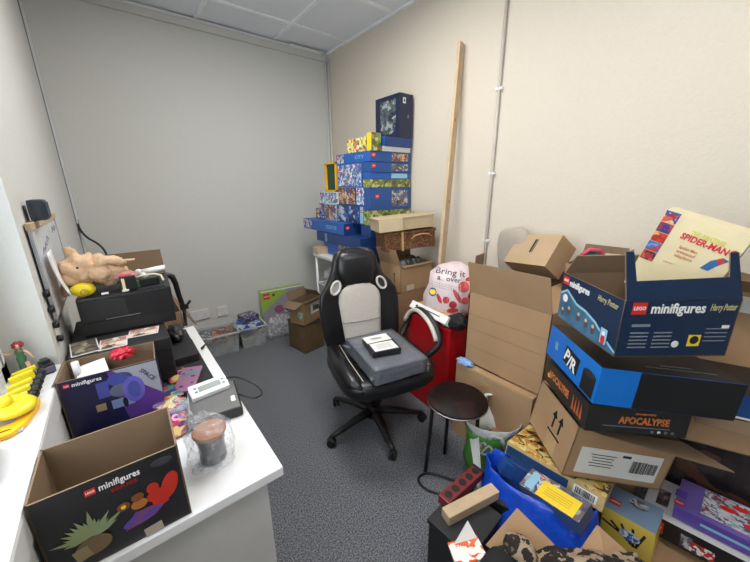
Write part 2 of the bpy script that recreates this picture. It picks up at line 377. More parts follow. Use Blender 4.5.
# ceiling panels out of the frame; the near one is an added fill
for ly_, lb_ in ((1.5, 'square white recessed ceiling light panel above the desk chair'), (0.0, 'square white ceiling fill panel added near the window end')):
  t = thing('ceiling_light', lb_, 'light', (.8, ly_, 2.57)); g = G()
  for a, b, c_, d_ in ((0, .29, .6, .02), (0, -.29, .6, .02), (.29, 0, .02, .56), (-.29, 0, .02, .56)): g.box((a, b, .02), (c_, d_, .03), TRM)
  g.build('frame', t); G().box((0, 0, .022), (.56, .56, .01), mat('lit_diffuser', (255, 250, 240), .5, emit=((255, 244, 228), 2))).build('diffuser', t)
# pipes
g = G().tube([(1.858, 1.19, .02), (1.858, 1.19, 2.6)], .0095, mat('conduit_grey', (190, 182, 172), .5), 12); t = thing('conduit_pipe', 'white surface conduit running up the cream right wall, held by small clips', 'pipe', (1.858, 1.19, 0))
o = g.build('pipe', t); o.location = (-1.858, -1.19, 0)
for z in (2.44, 1.93, 1.47, 1.06): G().box((.002, 0, z), (.02, .042, .016), WP, bev=.003).build('pipe_clip', t)
for nm, x, y, lb in (('conduit_pipe', 1.845, 3.062, 'thin white cable conduit in the far room corner, nearer the back wall'), ('conduit_pipe', 1.857, 3.032, 'thin white cable conduit in the far corner, on the right wall side')):
    o = G().tube([(0, 0, 0), (0, 0, 2.55)], .008, WP, 10).build(nm); o.location = (x, y, .02); tag(o, lb, 'pipe')
g = G().box((0, 0, 0), (.3, .03, .012), mat('light_sliver_white', (245, 243, 236), .3)); g.tube([(.08, 0, .004), (.16, -.03, .0), (.2, .0, .01), (.17, .02, .0)], .006, WP)  # bright white stands in for light showing through a ceiling gap
o = g.build('light_sliver'); o.location = (1.62, 3.02, 2.587); tag(o, 'sliver of light painted as a short white strip where the ceiling meets the far corner', 'light sliver')
o = G().tube(smooth([(-.197, 3.04, 1.20), (-.193, 3.01, 1.14), (-.165, 2.99, 1.08), (-.115, 2.97, 1.03), (-.085, 2.95, .96), (-.08, 2.9, .8), (-.08, 2.88, .3)]), .007, BP, 8).build('power_cable')
tag(o, 'black cable coming out of the left wall trunking and dropping behind the printer', 'cable')
# sockets
def socket(label, x, z, wd):
    t = thing('wall_socket', label, 'socket', (x, 3.072, z)); G().box((0, 0, 0), (wd, .014, .086), WP, bev=.003).build('face_plate', t)
    n = 2 if wd > .1 else 1
    for i in range(n):
        cx = (i-.5)*.07 if n == 2 else 0
        G().box((cx+.016, -.009, .026), (.01, .006, .018), WP).build('switch', t)
        g = G()
        for a, b in ((0, .012), (-.011, -.012), (.011, -.012)): g.box((cx+a, -.0075, b-.008), (.006, .002, .004), BLK)
        g.build('pin_holes', t)
socket('double white wall socket above the left plastic tote', .447, .32, .146)
socket('single white wall socket, the right one of the two on the back wall', .633, .31, .086)
# timber plank
t = G(); a, b = Vector((1.655, 1.425, .0)), Vector((1.84, 1.462, 2.225)); d_ = (b-a); L = d_.length
t.box((0, 0, L/2), (.02, .062, L), WOOD)
for z, s_ in ((.6, 1), (1.3, -1), (1.8, 1)): t.box((-.0103, .01*s_, z), (.001, .012, .02), mat('wood_knot', (150, 112, 76), .6))
o = t.build('wooden_plank', bevel=.002); o.location = a+Vector((0, 0, .004)); o.rotation_euler = d_.to_track_quat('Z', 'Y').to_euler()
tag(o, 'long pale timber plank leaning upright against the right wall', 'plank')

# ================================================================== DESK AND WHAT IS ON IT
DW = mat('desk_white', (232, 233, 234), .3, noi=(3, .02))
t = thing('desk', 'white office desk along the left wall under the window', 'desk', (.01, 1.21, 0))
G().box((0, 0, .717), (.42, 1.11, .026), DW).build('desk_top', t, bevel=.002)
PNL = mat('desk_panel', (205, 204, 202), .45)
G().box((-.005, -.515, .352), (.36, .02, .704), PNL).build('end_panel', t, bevel=.001); G().box((-.005, .515, .352), (.36, .02, .704), PNL).build('end_panel', t, bevel=.001)
G().box((-.16, 0, .45), (.018, 1.01, .5), PNL).build('back_panel', t)
o = G().box((-.005, 1.27, .7315), (.375, .66, .003), mat('desk_mat', (36, 37, 41), .75)).build('desk_mat', bevel=.001); tag(o, 'large black desk mat lying on the white desk', 'desk mat')
# lower black cabinet + printer
t = thing('speaker_cabinet', 'black box unit on the desk carrying the printer', 'box unit', (-.054, 1.465, .734))
G().box((0, 0, .083), (.272, .39, .166), BPM).build('cabinet_body', t, bevel=.006)
g = G().box((0, -.1965, .12), (.262, .003, .002), BP); g.box((0, -.1965, .05), (.262, .003, .002), BP); g.build('front_seam', t)
t = thing('inkjet_printer', 'boxy black printer standing on the black box unit beside the whiteboard', 'printer', (-.006, 1.54, .902), (0, 0, math.radians(-3.9)))
g = G(); g.box((0, 0, .07), (.276, .232, .14), BP, bev=.007); g.build('printer_body', t)
G().box((-.066, -.1175, .092), (.125, .004, .062), BPM).build('paper_door', t, bevel=.001)
g = G(); g.box((0, -.118, .052), (.262, .004, .004), mat('dark_gap', (12, 12, 13), .8)); g.box((-.02, -.119, .056), (.1, .003, .002), GRY); g.build('tray_slot', t)
G().box((0, 0, .1405), (.24, .19, .003), BPM).build('scanner_lid', t, bevel=.001)
o = G().box((0, 0, .015), (.085, .3, .03), BPM, bev=.004).build('flat_black_box'); o.location = (.13, 1.51, .734); tag(o, 'flat black plastic box on the desk right of the box unit', 'box')
o = G().blob((0, 0, .025), (.03, .075, .028), mat('grey_black_nylon', (48, 50, 54), .5), .25, 9).build('soft_pouch'); o.location = (.125, 1.58, .765); tag(o, 'dark crumpled soft pouch on the flat black box', 'pouch')
# black bracket / strap at printer's right end
t = thing('microphone_arm', 'curved black plastic arm with a clamp hanging over the printer corner', 'arm', (.14, 1.70, .8))
g = G(); A = [(-.03, 0, .228), (.0, 0, .226), (.022, 0, .212), (.03, 0, .18), (.035, 0, .12), (.042, 0, .07), (.044, 0, .04)]
g.tube(A, [.008, .011, .014, .012, .011, .011, .009], BP, 10); g.build('curved_arm', t)
g = G(); g.box((.048, 0, .06), (.035, .02, .022), BP, bev=.003); g.tube([(.06, 0, .065), (.078, 0, .085)], .006, BP); g.tube([(.045, 0, .05), (.04, 0, -.035)], .008, BP); g.build('clamp', t)
# open carton behind the printer
open_carton('cardboard_box', 'big brown open carton standing on the floor behind the printer, back flap raised', 'box', (0, 1.99, .40), 0, 0, 0, (.37, .33, .80), K, KD,
            {'b': (.27, 8), 'r': (.11, 150), 'l': (.1, -20)})
# whiteboard on left wall
t = thing('whiteboard', 'small wood-topped whiteboard with faint scribbles on the left wall', 'whiteboard', (-.19, 1.62, 1.01), (0, 0, 0))
G().box((-.004, 0, .287), (.014, .56, .022), WOOD).build('wooden_rail', t, bevel=.002)
g = G(); [g.box((-.004, s_*.273, .14), (.007, .006, .28), STL) for s_ in (-1, 1)]; g.box((-.004, 0, .002), (.007, .55, .006), STL); g.build('frame', t)
g = G(); random.seed(2)
for k in range(7):
    y0 = -.2+.06*k; z0 = .1+.14*random.random()
    g.tube([(-.0015, -y0-.02, z0), (-.0015, -y0, z0+.02), (-.0015, -y0+.03, z0+.005)], .0012, mat('pen_ink', (110, 118, 150), .5), 5)
g.box((-.0015, .2, .03), (.002, .02, .05), BP); g.box((-.006, 0, .14), (.008, .54, .28), mat('board_white', (222, 226, 232), .15)); g.build('writing_surface', t)
t = thing('small_speaker', 'dark blue-grey cube speaker standing on the whiteboard top', 'speaker', (-.175, 1.44, 1.3095))
G().box((0, 0, .031), (.04, .075, .062), mat('speaker_shell', (44, 54, 66), .45), bev=.012).build('speaker_shell', t)
G().box((.0205, .0, .031), (.004, .058, .046), mat('speaker_mesh', (66, 74, 88), .8), bev=.0015).build('speaker_grille', t)
g = G(); pr = []
for i in range(9):
    a = i/8; z = .17*(1-a)*.9+.02; x = .004+.025*a*a; pr.append([Vector((x, -.05+.02*a, z)), Vector((x, .05+.02*a, z))])
g.loft(pr, mat('paper', (240, 242, 246), .6), cap=(False, False), closed=False); o = g.build('paper_sheet', solid=.0008); o.location = (-.183, 1.44, 1.04)
tag(o, 'white curled paper sheet hanging off the whiteboard', 'paper')
for k, z in enumerate((1.10, 1.05, 1.0, .955)):
    o = G().lathe((0, 0, 0), [(.003, 0), (.010, .001), (.011, .01), (.008, .014), (.003, .015)], BP, 18, Euler((0, PI/2, 0)).to_matrix()).build('hook_knob'); o.location = (-.2045, 1.335, z)
    tag(o, ['topmost', 'second', 'third', 'lowest'][k]+' of the round black knobs in a column beside the window edge', 'knob', 'black knobs under the whiteboard')
# photo cards on the lower cabinet
FL = collage('photo_print_a', [(196, 170, 150), (150, 120, 100), (228, 212, 196), (90, 72, 62), (210, 140, 130)], 45)
FLB = collage('photo_print_b', [(120, 112, 96), (70, 66, 60), (160, 150, 130), (96, 88, 74)], 50)
for lb, x, y, wd, hh, m, rz in (('faded grey-green printed card at the wall end of the black box unit', -.15, 1.345, .07, .12, FLB, .1), ('cream photo card in the middle of the black box unit', -.075, 1.325, .075, .09, FL, -.05), ('pinkish photo card with a pale face shape, before the printer', .012, 1.365, .09, .07, FL, -.15)):
    g = G(); g.box((0, 0, .001), (wd, hh, .002), WP); rect(g, Matrix.Translation((0, 0, .002)), 0, 0, wd-.006, hh-.006, m); o = g.build('photo_card'); o.location = (x, y, .902); o.rotation_euler = (0, 0, rz); tag(o, lb, 'card', 'photo cards on the black unit')
# plush pig
PG = mat('plush_tan', (216, 182, 148), .95, noi=(30, .08), bump=(60, .5)); PGP = mat('plush_pink', (190, 140, 132), .95, bump=(60, .4))
t = thing('plush_toy', 'floppy tan plush animal lying on its side on the printer', 'plush toy', (-.075, 1.50, 1.048))
g = G(); g.blob((-.045, 0, .085), (.058, .05, .052), PG, .3, 8); g.blob((.02, .0, .072), (.06, .045, .052), PG, .3, 8, seed=3); g.blob((.005, -.035, .072), (.035, .03, .028), PG, .05); g.build('plush_body', t, subd=0)
G().blob((-.075, -.03, .058), (.026, .02, .02), PG, .1, rot=(0, .5, .4)).build('snout', t)
for c_, rr, ro in (((-.06, .02, .135), (.017, .01, .03), (0, -.4, .2)), ((-.09, -.01, .03), (.018, .012, .035), (0, .4, 0))):
    G().blob(c_, rr, PG, .1, rot=ro).build('ear', t)
G().tube([(.0, -.045, .10), (.03, -.05, .115), (.06, -.045, .108), (.075, -.03, .09)], [.012, .014, .013, .012], PG, 12).build('arm', t)
for y in (-.02, .02): G().tube([(.04, y, .05), (.075, y-.01, .045), (.10, y-.01, .03)], [.02, .018, .016], PGP, 12).build('leg', t, label='pinkish leg')
G().tube([(.07, -.02, .1), (.11, -.02, .1)], [.006, .004], PG, 8).build('tail', t)
g = G(); g.blob((-.05, -.048, .098), (.004, .003, .004), BLK); g.build('eye', t)
t = thing('yellow_ball', 'squashed yellow rubber ball with a dimple under the plush animal', 'ball', (-.125, 1.455, 1.0455))
G().blob((0, 0, .024), (.034, .028, .024), mat('rubber_yellow', (232, 208, 36), .35), .06, 5).build('ball_body', t)
G().lathe((.004, -.0255, .02), [(.010, 0), (.012, .003), (.006, .002)], mat('rubber_yellow_dark', (190, 160, 30), .5), 16, Euler((PI/2, 0, 0)).to_matrix()).build('dimple_ring', t)
t = thing('toy_block', 'black toy piece with a cream bar and red top, on the printer', 'toy', (.0, 1.46, 1.0455))
G().box((0, 0, .025), (.05, .045, .05), BP, bev=.005).build('toy_body', t); G().box((-.014, -.024, .024), (.009, .004, .044), CRM).build('cream_bar', t); G().box((-.004, -.004, .054), (.034, .018, .008), mat('rosy', (206, 92, 92), .5), bev=.002).build('red_cap', t)
g = G().tube([(0, 0, .0), (.045, 0, .004), (.09, 0, .008)], [.011, .012, .012], WP, 14); g.blob((.0, 0, .0), (.014, .012, .016), WP); g.tube([(.01, -.006, -.006), (.02, -.03, -.018)], .01, WP, 12); o = g.build('white_tube'); o.location = (.04, 1.56, 1.079)
tag(o, 'white plastic tube with a bent end lying across the printer', 'tube')
t = thing('circuit_gadget', 'small black gadget wrapped in green and cream wires on the printer', 'gadget', (.065, 1.478, 1.0455), (0, 0, .1))
G().box((0, 0, .014), (.06, .035, .028), BP, bev=.003).build('gadget_body', t)
GRN = mat('green_plastic', (60, 120, 84), .5); G().box((-.042, -.005, .012), (.016, .025, .024), GRN, bev=.002).build('green_connector', t)
G().tube([(-.045, .02, .028), (-.02, .022, .034), (.02, .018, .036), (.04, .0, .03), (.043, -.018, .012)], .0035, mat('cream_wire', (222, 226, 196), .5)).build('wire', t)
for lb, x, y in (('tiny white plastic scrap at the printer front edge', -.012, 1.432), ('tiny pale scrap beside the yellow ball on the printer', -.07, 1.437)):
    o = G().box((0, 0, .003), (.02, .01, .006), WP, bev=.001).build('plastic_scrap'); o.location = (x, y, 1.0455); tag(o, lb, 'scrap')
# space carton
SPC = mat('space_navy', (26, 24, 62), .35); SPV = mat('space_violet', (84, 50, 130), .35)
def deco_space(g, F):
    M = F('f'); w_, h_ = .225, .171
    g.poly([(w_/2-.105, h_/2-.001), (w_/2-.001, h_/2-.001), (w_/2-.001, -h_/2+.06)], .0004, mat('silver_print', (150, 152, 162), .4), M@Matrix.Translation((0, 0, .0012)))
    g.poly([(-.005, h_/2-.001), (w_/2-.105, h_/2-.001), (w_/2-.001, -h_/2+.06), (w_/2-.001, -h_/2+.005), (.02, -h_/2+.005)], .0003, SPV, M@Matrix.Translation((0, 0, .0004)))
    lego_mark(g, M, -.092, .073, .011); tx(g, M, -.05, .072, 'minifigures', .016, WHT, bold=.01, width=.062)
    tx(g, M, .084, .046, 'SPACE', .017, SPC, off=.0026, rot=math.radians(-56), width=.05)
    IND = mat('indigo_print', (66, 74, 150), .3); IN2 = mat('indigo_glass', (96, 88, 178), .2)
    rect(g, M, -.022, .034, .026, .05, IND, .001); oval(g, M, .02, .055, .03, .02, IND, .0012); oval(g, M, .016, .02, .026, .02, mat('plastic_slate', (92, 98, 120), .4), .0014)
    oval(g, M, .046, .012, .026, .042, IN2, .0016); oval(g, M, .046, .012, .015, .027, IND, .002)
    rect(g, M, .015, -.02, .052, .028, mat('slate_blue', (110, 130, 170), .4), .0013); oval(g, M, .02, -.022, .006, .016, BLK, .002); rect(g, M, -.035, -.018, .022, .022, mat('tan_print', (150, 132, 96), .5), .001)
t = open_carton('cardboard_box', 'dark purple display carton with a space picture, open, on the desk', 'box', (-.084, 1.175, .8205), -3.5, 0, 0, (.222, .145, .175), {'*': SPC, 'b': KP}, KD,
            {'l': (.05, 150)}, deco_space, th=.003)
g = G(); g.blob((0, 0, .02), (.028, .02, .018), mat('red_foil', (206, 40, 62), .25), .5, 14, seed=5); o = g.build('red_packet'); o.location = (-.055, 1.21, .885); tag(o, 'crumpled shiny red packet inside the space carton', 'packet')
g = G(); g.poly([(-.04, 0), (.04, 0), (.03, .08), (-.035, .07)], .002, mat('paper', (240, 242, 246), .6), Matrix.Rotation(.7, 4, 'X')); o = g.build('paper_sheet'); o.location = (-.13, 1.17, .845); tag(o, 'folded white paper corner sticking up inside the space carton', 'paper')
o = G().tube([(0, 0, 0), (0, 0, .07)], .009, WP, 12).build('paper_roll'); o.location = (-.165, 1.21, .845); tag(o, 'short white paper roll standing in the space carton', 'roll')
# front dark carton
DRK = mat('dark_fantasy_print', (34, 34, 38), .35, noi=(10, .3)); LEAF = mat('leaf_print', (142, 156, 112), .4)
def deco_front(g, F):
    M = F('f'); w_, h_ = .216, .177
    lego_mark(g, M, -.03, .066, .013); tx(g, M, .012, .066, 'minifigures', .019, WHT, bold=.012, width=.06); tx(g, M, .016, .05, 'SERIES', .011, mat('dull_red', (140, 34, 30), .5), bold=.02, width=.04)
    random.seed(8)
    for k in range(15):
        a = math.radians(20+k*11); ln = .035+.025*random.random(); cx, cy = -.045, -.028
        dx, dy = math.cos(a), math.sin(a)
        g.poly([(cx+dy*.004, cy-dx*.004), (cx+dx*ln*.6+dy*.005, cy+dy*ln*.6-dx*.005), (cx+dx*ln, cy+dy*ln), (cx+dx*ln*.6-dy*.003, cy+dy*ln*.6+dx*.003)], .0004, LEAF, M@Matrix.Translation((0, 0, .001+.0001*k)))
    oval(g, M, -.045, -.045, .026, .02, mat('bark_print', (120, 96, 70), .5), .003)
    rect(g, M, -.062, -.052, .022, .026, mat('tan_print', (150, 132, 96), .5), .0036, rot=.2)
    RD = mat('red_toy_print', (190, 48, 34), .35); OR = mat('orange_toy_print', (176, 110, 50), .4); MG = mat('plum_print', (120, 70, 120), .4)
    oval(g, M, .082, .008, .014, .03, RD, .001, rot=-.3); oval(g, M, .06, -.002, .018, .014, RD, .0015); oval(g, M, .055, .018, .01, .012, RD, .002); rect(g, M, .062, -.02, .024, .02, RD, .0012, rot=.2)
    oval(g, M, .03, -.004, .013, .011, OR, .0016); oval(g, M, .03, .013, .01, .009, mat('dark_orange', (130, 72, 40), .4), .002); oval(g, M, .007, .006, .01, .009, mat('dark_orange', (130, 72, 40), .4), .0022); oval(g, M, .007, .006, .004, .004, YEL, .0028)
    g.poly([(.0, -.052), (.02, -.02), (.06, -.022), (.085, -.014), (.05, -.045), (.03, -.05)], .0005, MG, M@Matrix.Translation((0, 0, .0008)))
    oval(g, M, .012, -.035, .016, .006, PUR, .0016, rot=.6); oval(g, M, .045, -.035, .02, .005, PUR, .0018, rot=.4)
    oval(g, M, .078, .068, .018, .009, mat('smoke_print', (58, 58, 64), .5), .001)
t = open_carton('cardboard_box', 'dark display carton with spiky plant and red creature print, open at the desk end', 'box', (-.0885, .741, .82), -1.1, 0, 0, (.216, .151, .177), {'*': DRK}, KD, {}, deco_front, th=.0035)
g = G(); M = Matrix.Translation((.042, -.0772, .012))@Matrix.Rotation(PI/2, 4, 'X'); rect(g, M, 0, 0, .03, .02, mat('label_beige', (180, 168, 150), .4), .0006, rot=.1); g.build('round_tab', t)
# foil packets and pouch
FP = [collage('foil_a', [(170, 60, 94), (190, 104, 60), (96, 52, 110), (200, 176, 110), (70, 60, 80)], 34, .25), collage('foil_b', [(130, 60, 120), (220, 80, 90), (60, 60, 110), (240, 160, 190)], 34, .25), collage('foil_c', [(196, 104, 64), (160, 52, 76), (196, 186, 110), (70, 60, 66)], 34, .25), collage('foil_d', [(70, 136, 124), (160, 66, 108), (76, 60, 110), (150, 150, 158)], 34, .25)]
for k, (x, y, rz, dz, lb) in enumerate(((.035, .97, .2, 0, 'purple-pink foil packet, the nearest of the pile on the desk mat'), (.035, 1.04, -.3, .003, 'orange and red foil packet beside the scale, next to the nearest one'), (.03, 1.11, .5, .006, 'bright orange-green foil packet in the middle of the packet pile'), (.045, 1.17, -.1, .006, 'teal and pink foil packet left of the purple pouch'), (.08, 1.28, .25, 0, 'magenta foil packet behind the purple pouch'), (.0, 1.0, .8, .0, 'dark plum foil packet against the front carton'))):
    g = G(); n = 10
    rings = [[Vector(((i/n-.5)*.075, (j/n-.5)*.085, .003+.007*math.sin(PI*i/n)*math.sin(PI*j/n)+.002*noise.noise(Vector((i*1.1, j*1.3, k))))) for i in range(n+1)] for j in range(n+1)]
    g.loft(rings, FP[k % 4], cap=(False, False), closed=False); o = g.build('foil_packet', solid=.002); o.location = (x, y, .736+dz); o.rotation_euler = (0, 0, rz); tag(o, lb, 'packet', 'foil packets on the desk mat')
t = thing('phone_case', 'dusty purple patterned flat case on the desk mat', 'case', (.105, 1.205, .745), (math.radians(4), 0, math.radians(-22)))
g = G().box((0, 0, .005), (.066, .145, .009), mat('mauve_shell', (150, 106, 138), .4), bev=.003); g.build('case_shell', t)
g = G(); M = Matrix.Translation((0, 0, .0098)); MB_ = mat('deep_plum', (70, 44, 80), .4)
for a, b, c_ in ((-.02, .03, .006), (.014, .01, .007), (.018, -.03, .005), (-.012, -.045, .006), (0, .05, .004)): oval(g, M, a, b, c_, c_*.8, MB_, .0002)
rect(g, M, 0, .03, .06, .018, mat('teal_band', (90, 140, 140), .4), .0001, rot=.3); g.build('case_print', t)
# parcel scale
t = thing('parcel_scale', 'flat black parcel scale with steel plate and white display on the desk', 'scale', (.142, 1.005, .7335), (0, 0, math.radians(-8)))
G().box((0, 0, .014), (.15, .17, .028), BP, bev=.007).build('scale_base', t); G().box((0, 0, .0295), (.138, .158, .004), mat('brushed_plate', (150, 150, 150), .35, .7), bev=.001).build('weighing_plate', t)
g = G(); g.box((-.005, .045, .046), (.112, .055, .02), WP, rot=(.3, 0, .22), bev=.006); d_ = g.build('display_unit', t)
g = G(); M = Matrix.Translation((-.003, .042, .0563))@Euler((.3, 0, .22)).to_matrix().to_4x4(); rect(g, M, 0, .0, .066, .022, mat('lcd', (150, 158, 152), .2)); g.build('lcd_screen', d_)
for a in (-.042, -.042, .042, .042):
    pass
for a, b in ((-.041, .008), (-.041, -.008), (.041, .008), (.041, -.008)): g = G(); oval(g, M, a, b, .005, .004, GRY); g.build('button', d_)
g = G(); M2 = Matrix.Translation((.055, -.03, .0316)); rect(g, M2, 0, 0, .012, .03, WHT); g.build('scale_sticker', t)
o = G().tube(smooth([(.19, 1.07, .782), (.225, 1.075, .775), (.26, 1.06, .755), (.285, 1.02, .74), (.285, .98, .735), (.26, .965, .738), (.235, .985, .742), (.216, 1.01, .748)]), .0028, BP, 8).build('scale_cable'); tag(o, 'thin black cable looping from the scale over the desk edge', 'cable')
# candle jar in plastic bag
t = thing('candle_jar', 'dark waisted candle jar with copper lid, inside the clear bag', 'jar', (.092, .793, .7335))
G().lathe((0, 0, 0), [(.028, 0), (.031, .002), (.0315, .010), (.030, .03), (.0305, .05), (.034, .068), (.036, .078)], mat('dark_tin', (92, 90, 90), .3, .6)).build('jar_body', t)
g = G().lathe((0, 0, .076), [(.038, .001), (.039, .003), (.039, .009), (.0375, .011)], mat('copper_lid', (188, 128, 92), .35, .5)); g.build('lid', t)
CLR = film('clear_film', (236, 240, 245), .17, .08, (60, .9))
rg = sack([(.0, 0, .001, .046, .05, .8), (0, 0, .012, .053, .058, .8), (0, 0, .05, .052, .055, .9), (-.002, .004, .088, .05, .05, 1), (-.015, .015, .105, .035, .035, 1), (-.03, .03, .118, .016, .014, 1), (-.045, .045, .14, .03, .02, 1), (-.055, .055, .16, .036, .02, 1)], 36, .016, 25)
g = G(); g.loft(rg, CLR, cap=(True, False)); o = g.build('clear_bag'); o.location = (.092, .79, .7335); tag(o, 'crinkled clear plastic bag around the copper-lidded jar', 'plastic bag')
o = G().tube([(0, 0, 0), (.03, .012, 0)], [.005, .004], BP, 8).build('pen_cap'); o.location = (.196, 1.45, .74); o.rotation_euler = (0, 0, .6); tag(o, 'small black pen cap on the white desk edge', 'cap')

# ================================================================== WINDOW SILL
YP = mat('yellow_plastic', (238, 216, 44), .35); YO = mat('amber_plastic', (244, 188, 28), .35)
SZ = .9005
t = thing('figurine', 'small figurine of a woman in a long green dress with red hair, on the sill', 'figurine', (-.268, 1.235, SZ)); t.scale = (.8, .8, .85)
SK = mat('skin_paint', (222, 176, 146), .5)
G().lathe((0, 0, 0), [(.022, 0), (.022, .004), (.02, .005)], GRN).build('stand', t)
G().lathe((0, 0, .004), [(.013, 0), (.012, .02), (.011, .045), (.013, .06), (.009, .07), (.012, .082), (.01, .088)], mat('green_dress', (74, 116, 84), .5), 18).build('dress', t)
g = G(); g.tube([(.010, 0, .088), (.022, -.006, .078), (.03, -.012, .062)], [.004, .0035, .003], SK); g.tube([(-.010, 0, .088), (-.024, -.008, .086), (-.034, -.016, .094)], [.004, .0035, .003], SK)
g.tube([(0, 0, .088), (0, 0, .1)], .004, SK); g.blob((0, -.001, .106), (.008, .009, .010), SK); g.tube([(.011, -.008, .05), (.014, -.008, .02), (.014, -.006, .004)], [.006, .005, .004], SK); g.build('body', t)
G().blob((0, .004, .108), (.014, .012, .013), mat('red_hair', (150, 50, 62), .6), .3, 9).build('hair', t)
t = thing('toy_car', 'small dark toy with purple front on the sill beside the figurine', 'toy', (-.226, 1.235, SZ), (0, 0, .3)); t.scale = (.8, .9, .9)
G().box((0, 0, .014), (.034, .06, .028), BP, bev=.006).build('toy_shell', t); G().box((0, -.032, .014), (.028, .008, .018), mat('mauve_grey', (104, 92, 122), .4), bev=.002).build('purple_front', t); G().box((0, .008, .031), (.022, .03, .012), mat('dark_glass', (40, 44, 52), .2), bev=.004).build('roof', t)
for k, lb in enumerate(('nearest of the five yellow and black clamps on the sill', 'second nearest yellow and black clamp on the sill', 'middle one of the five yellow and black clamps', 'fourth yellow clamp, its jaw standing up square', 'farthest yellow clamp, next to the figurine')):
    y = 1.065+.034*k; t = thing('spring_clamp', lb, 'clamp', (-.254, y, SZ), (0, 0, .28), 'yellow and black clamps on the sill'); t.scale = (.78, .9, .9)
    G().box((-.012, 0, .020+.003*k), (.06, .013, .012+(0.012 if k == 3 else 0)), YP, rot=(0, -.12, 0), bev=.003).build('yellow_jaw', t)
    g = G(); g.blob((.028, 0, .014), (.013, .012, .014), BP); g.box((.018, 0, .006), (.02, .014, .012), BP); g.box((.036, 0, .02), (.012, .012, .02), BPM, bev=.003); g.build('black_grip', t)
t = thing('yellow_gadget', 'round yellow plastic dish with a knob over a clear part, on the sill', 'dish', (-.259, 1.0, SZ+.012), (math.radians(6), math.radians(6), .15)); t.scale = (.82, .82, .9)
G().lathe((0, 0, .012), [(.04, 0), (.050, .004), (.052, .012), (.045, .019), (.02, .022), (.001, .0225)], YP, 36).build('dish_body', t)
G().lathe((-.012, .0, .033), [(.016, 0), (.019, .006), (.017, .016), (.001, .018)], YP, 24).build('knob', t)
t = thing('yellow_tray', 'flat amber-yellow plastic tray with a handle slot under the yellow dish', 'tray', (-.252, .965, SZ)); t.scale = (.72, .95, 1)
g = G(); M = Matrix.Identity(4)
g.poly([(-.06, -.055), (.005, -.05), (.03, -.02), (.048, .05), (.044, .09), (.03, .095), (.02, .04), (.0, .0), (-.06, -.01)], .011, YO, M); g.build('tray_rim', t, bevel=.003)
G().box((-.01, -.0, .004), (.07, .08, .004), film('clear_tray', (214, 222, 228), .5, .1, (20, .4))).build('clear_insert', t)
G().box((-.022, -.034, .0115), (.045, .003, .001), BLK, rot=(0, 0, .1)).build('handle_slot', t)
o = G().box((0, 0, .02), (.05, .13, .04), collage('dark_toy_print', [(46, 46, 54), (30, 30, 34), (120, 50, 60), (150, 150, 160)], 60)).build('toy_box', bevel=.002); o.location = (-.28, .82, SZ); o.rotation_euler = (0, 0, .1); tag(o, 'dark printed toy box at the near end of the sill', 'box')

# ================================================================== BACK WALL: TOTES, GREEN BOX, WOVEN BOX
TOT = film('tote_plastic', (214, 220, 224), .22, .15, (6, .1))
def tote(label, x0, x1, y0, y1, h):
    t = thing('plastic_tote', label, 'tote', ((x0+x1)/2, (y0+y1)/2, .002), (0, 0, math.radians(-4))); w_, d_ = x1-x0, y1-y0; g = G()
    g.box((0, 0, .002), (w_-.03, d_-.03, .004), TOT)
    for s_ in (-1, 1):
        g.hexa([(s_*(w_/2-.015)-.0015, -d_/2+.015, 0), (s_*(w_/2-.015)+.0015, -d_/2+.015, 0), (s_*(w_/2-.015)+.0015, d_/2-.015, 0), (s_*(w_/2-.015)-.0015, d_/2-.015, 0), (s_*w_/2-.0015, -d_/2, h), (s_*w_/2+.0015, -d_/2, h), (s_*w_/2+.0015, d_/2, h), (s_*w_/2-.0015, d_/2, h)], TOT)
        g.hexa([(-w_/2+.015, s_*(d_/2-.015)-.0015, 0), (w_/2-.015, s_*(d_/2-.015)-.0015, 0), (w_/2-.015, s_*(d_/2-.015)+.0015, 0), (-w_/2+.015, s_*(d_/2-.015)+.0015, 0), (-w_/2, s_*d_/2-.0015, h), (w_/2, s_*d_/2-.0015, h), (w_/2, s_*d_/2+.0015, h), (-w_/2, s_*d_/2+.0015, h)], TOT)
    g.build('tote_body', t); g = G(); RM = film('tote_rim', (226, 230, 234), .5, .2, (3, 0))
    for s_ in (-1, 1): g.box((s_*(w_/2+.004), 0, h), (.014, d_+.02, .012), RM); g.box((0, s_*(d_/2+.004), h), (w_+.02, .014, .012), RM)
    g.build('tote_rim', t)
tote('clear plastic tote of printed sets, left one under the double socket', .24, .685, 2.80, 3.05, .19)
tote('clear plastic tote full of blue sets, right one below the single socket', .70, .925, 2.785, 3.04, .19)
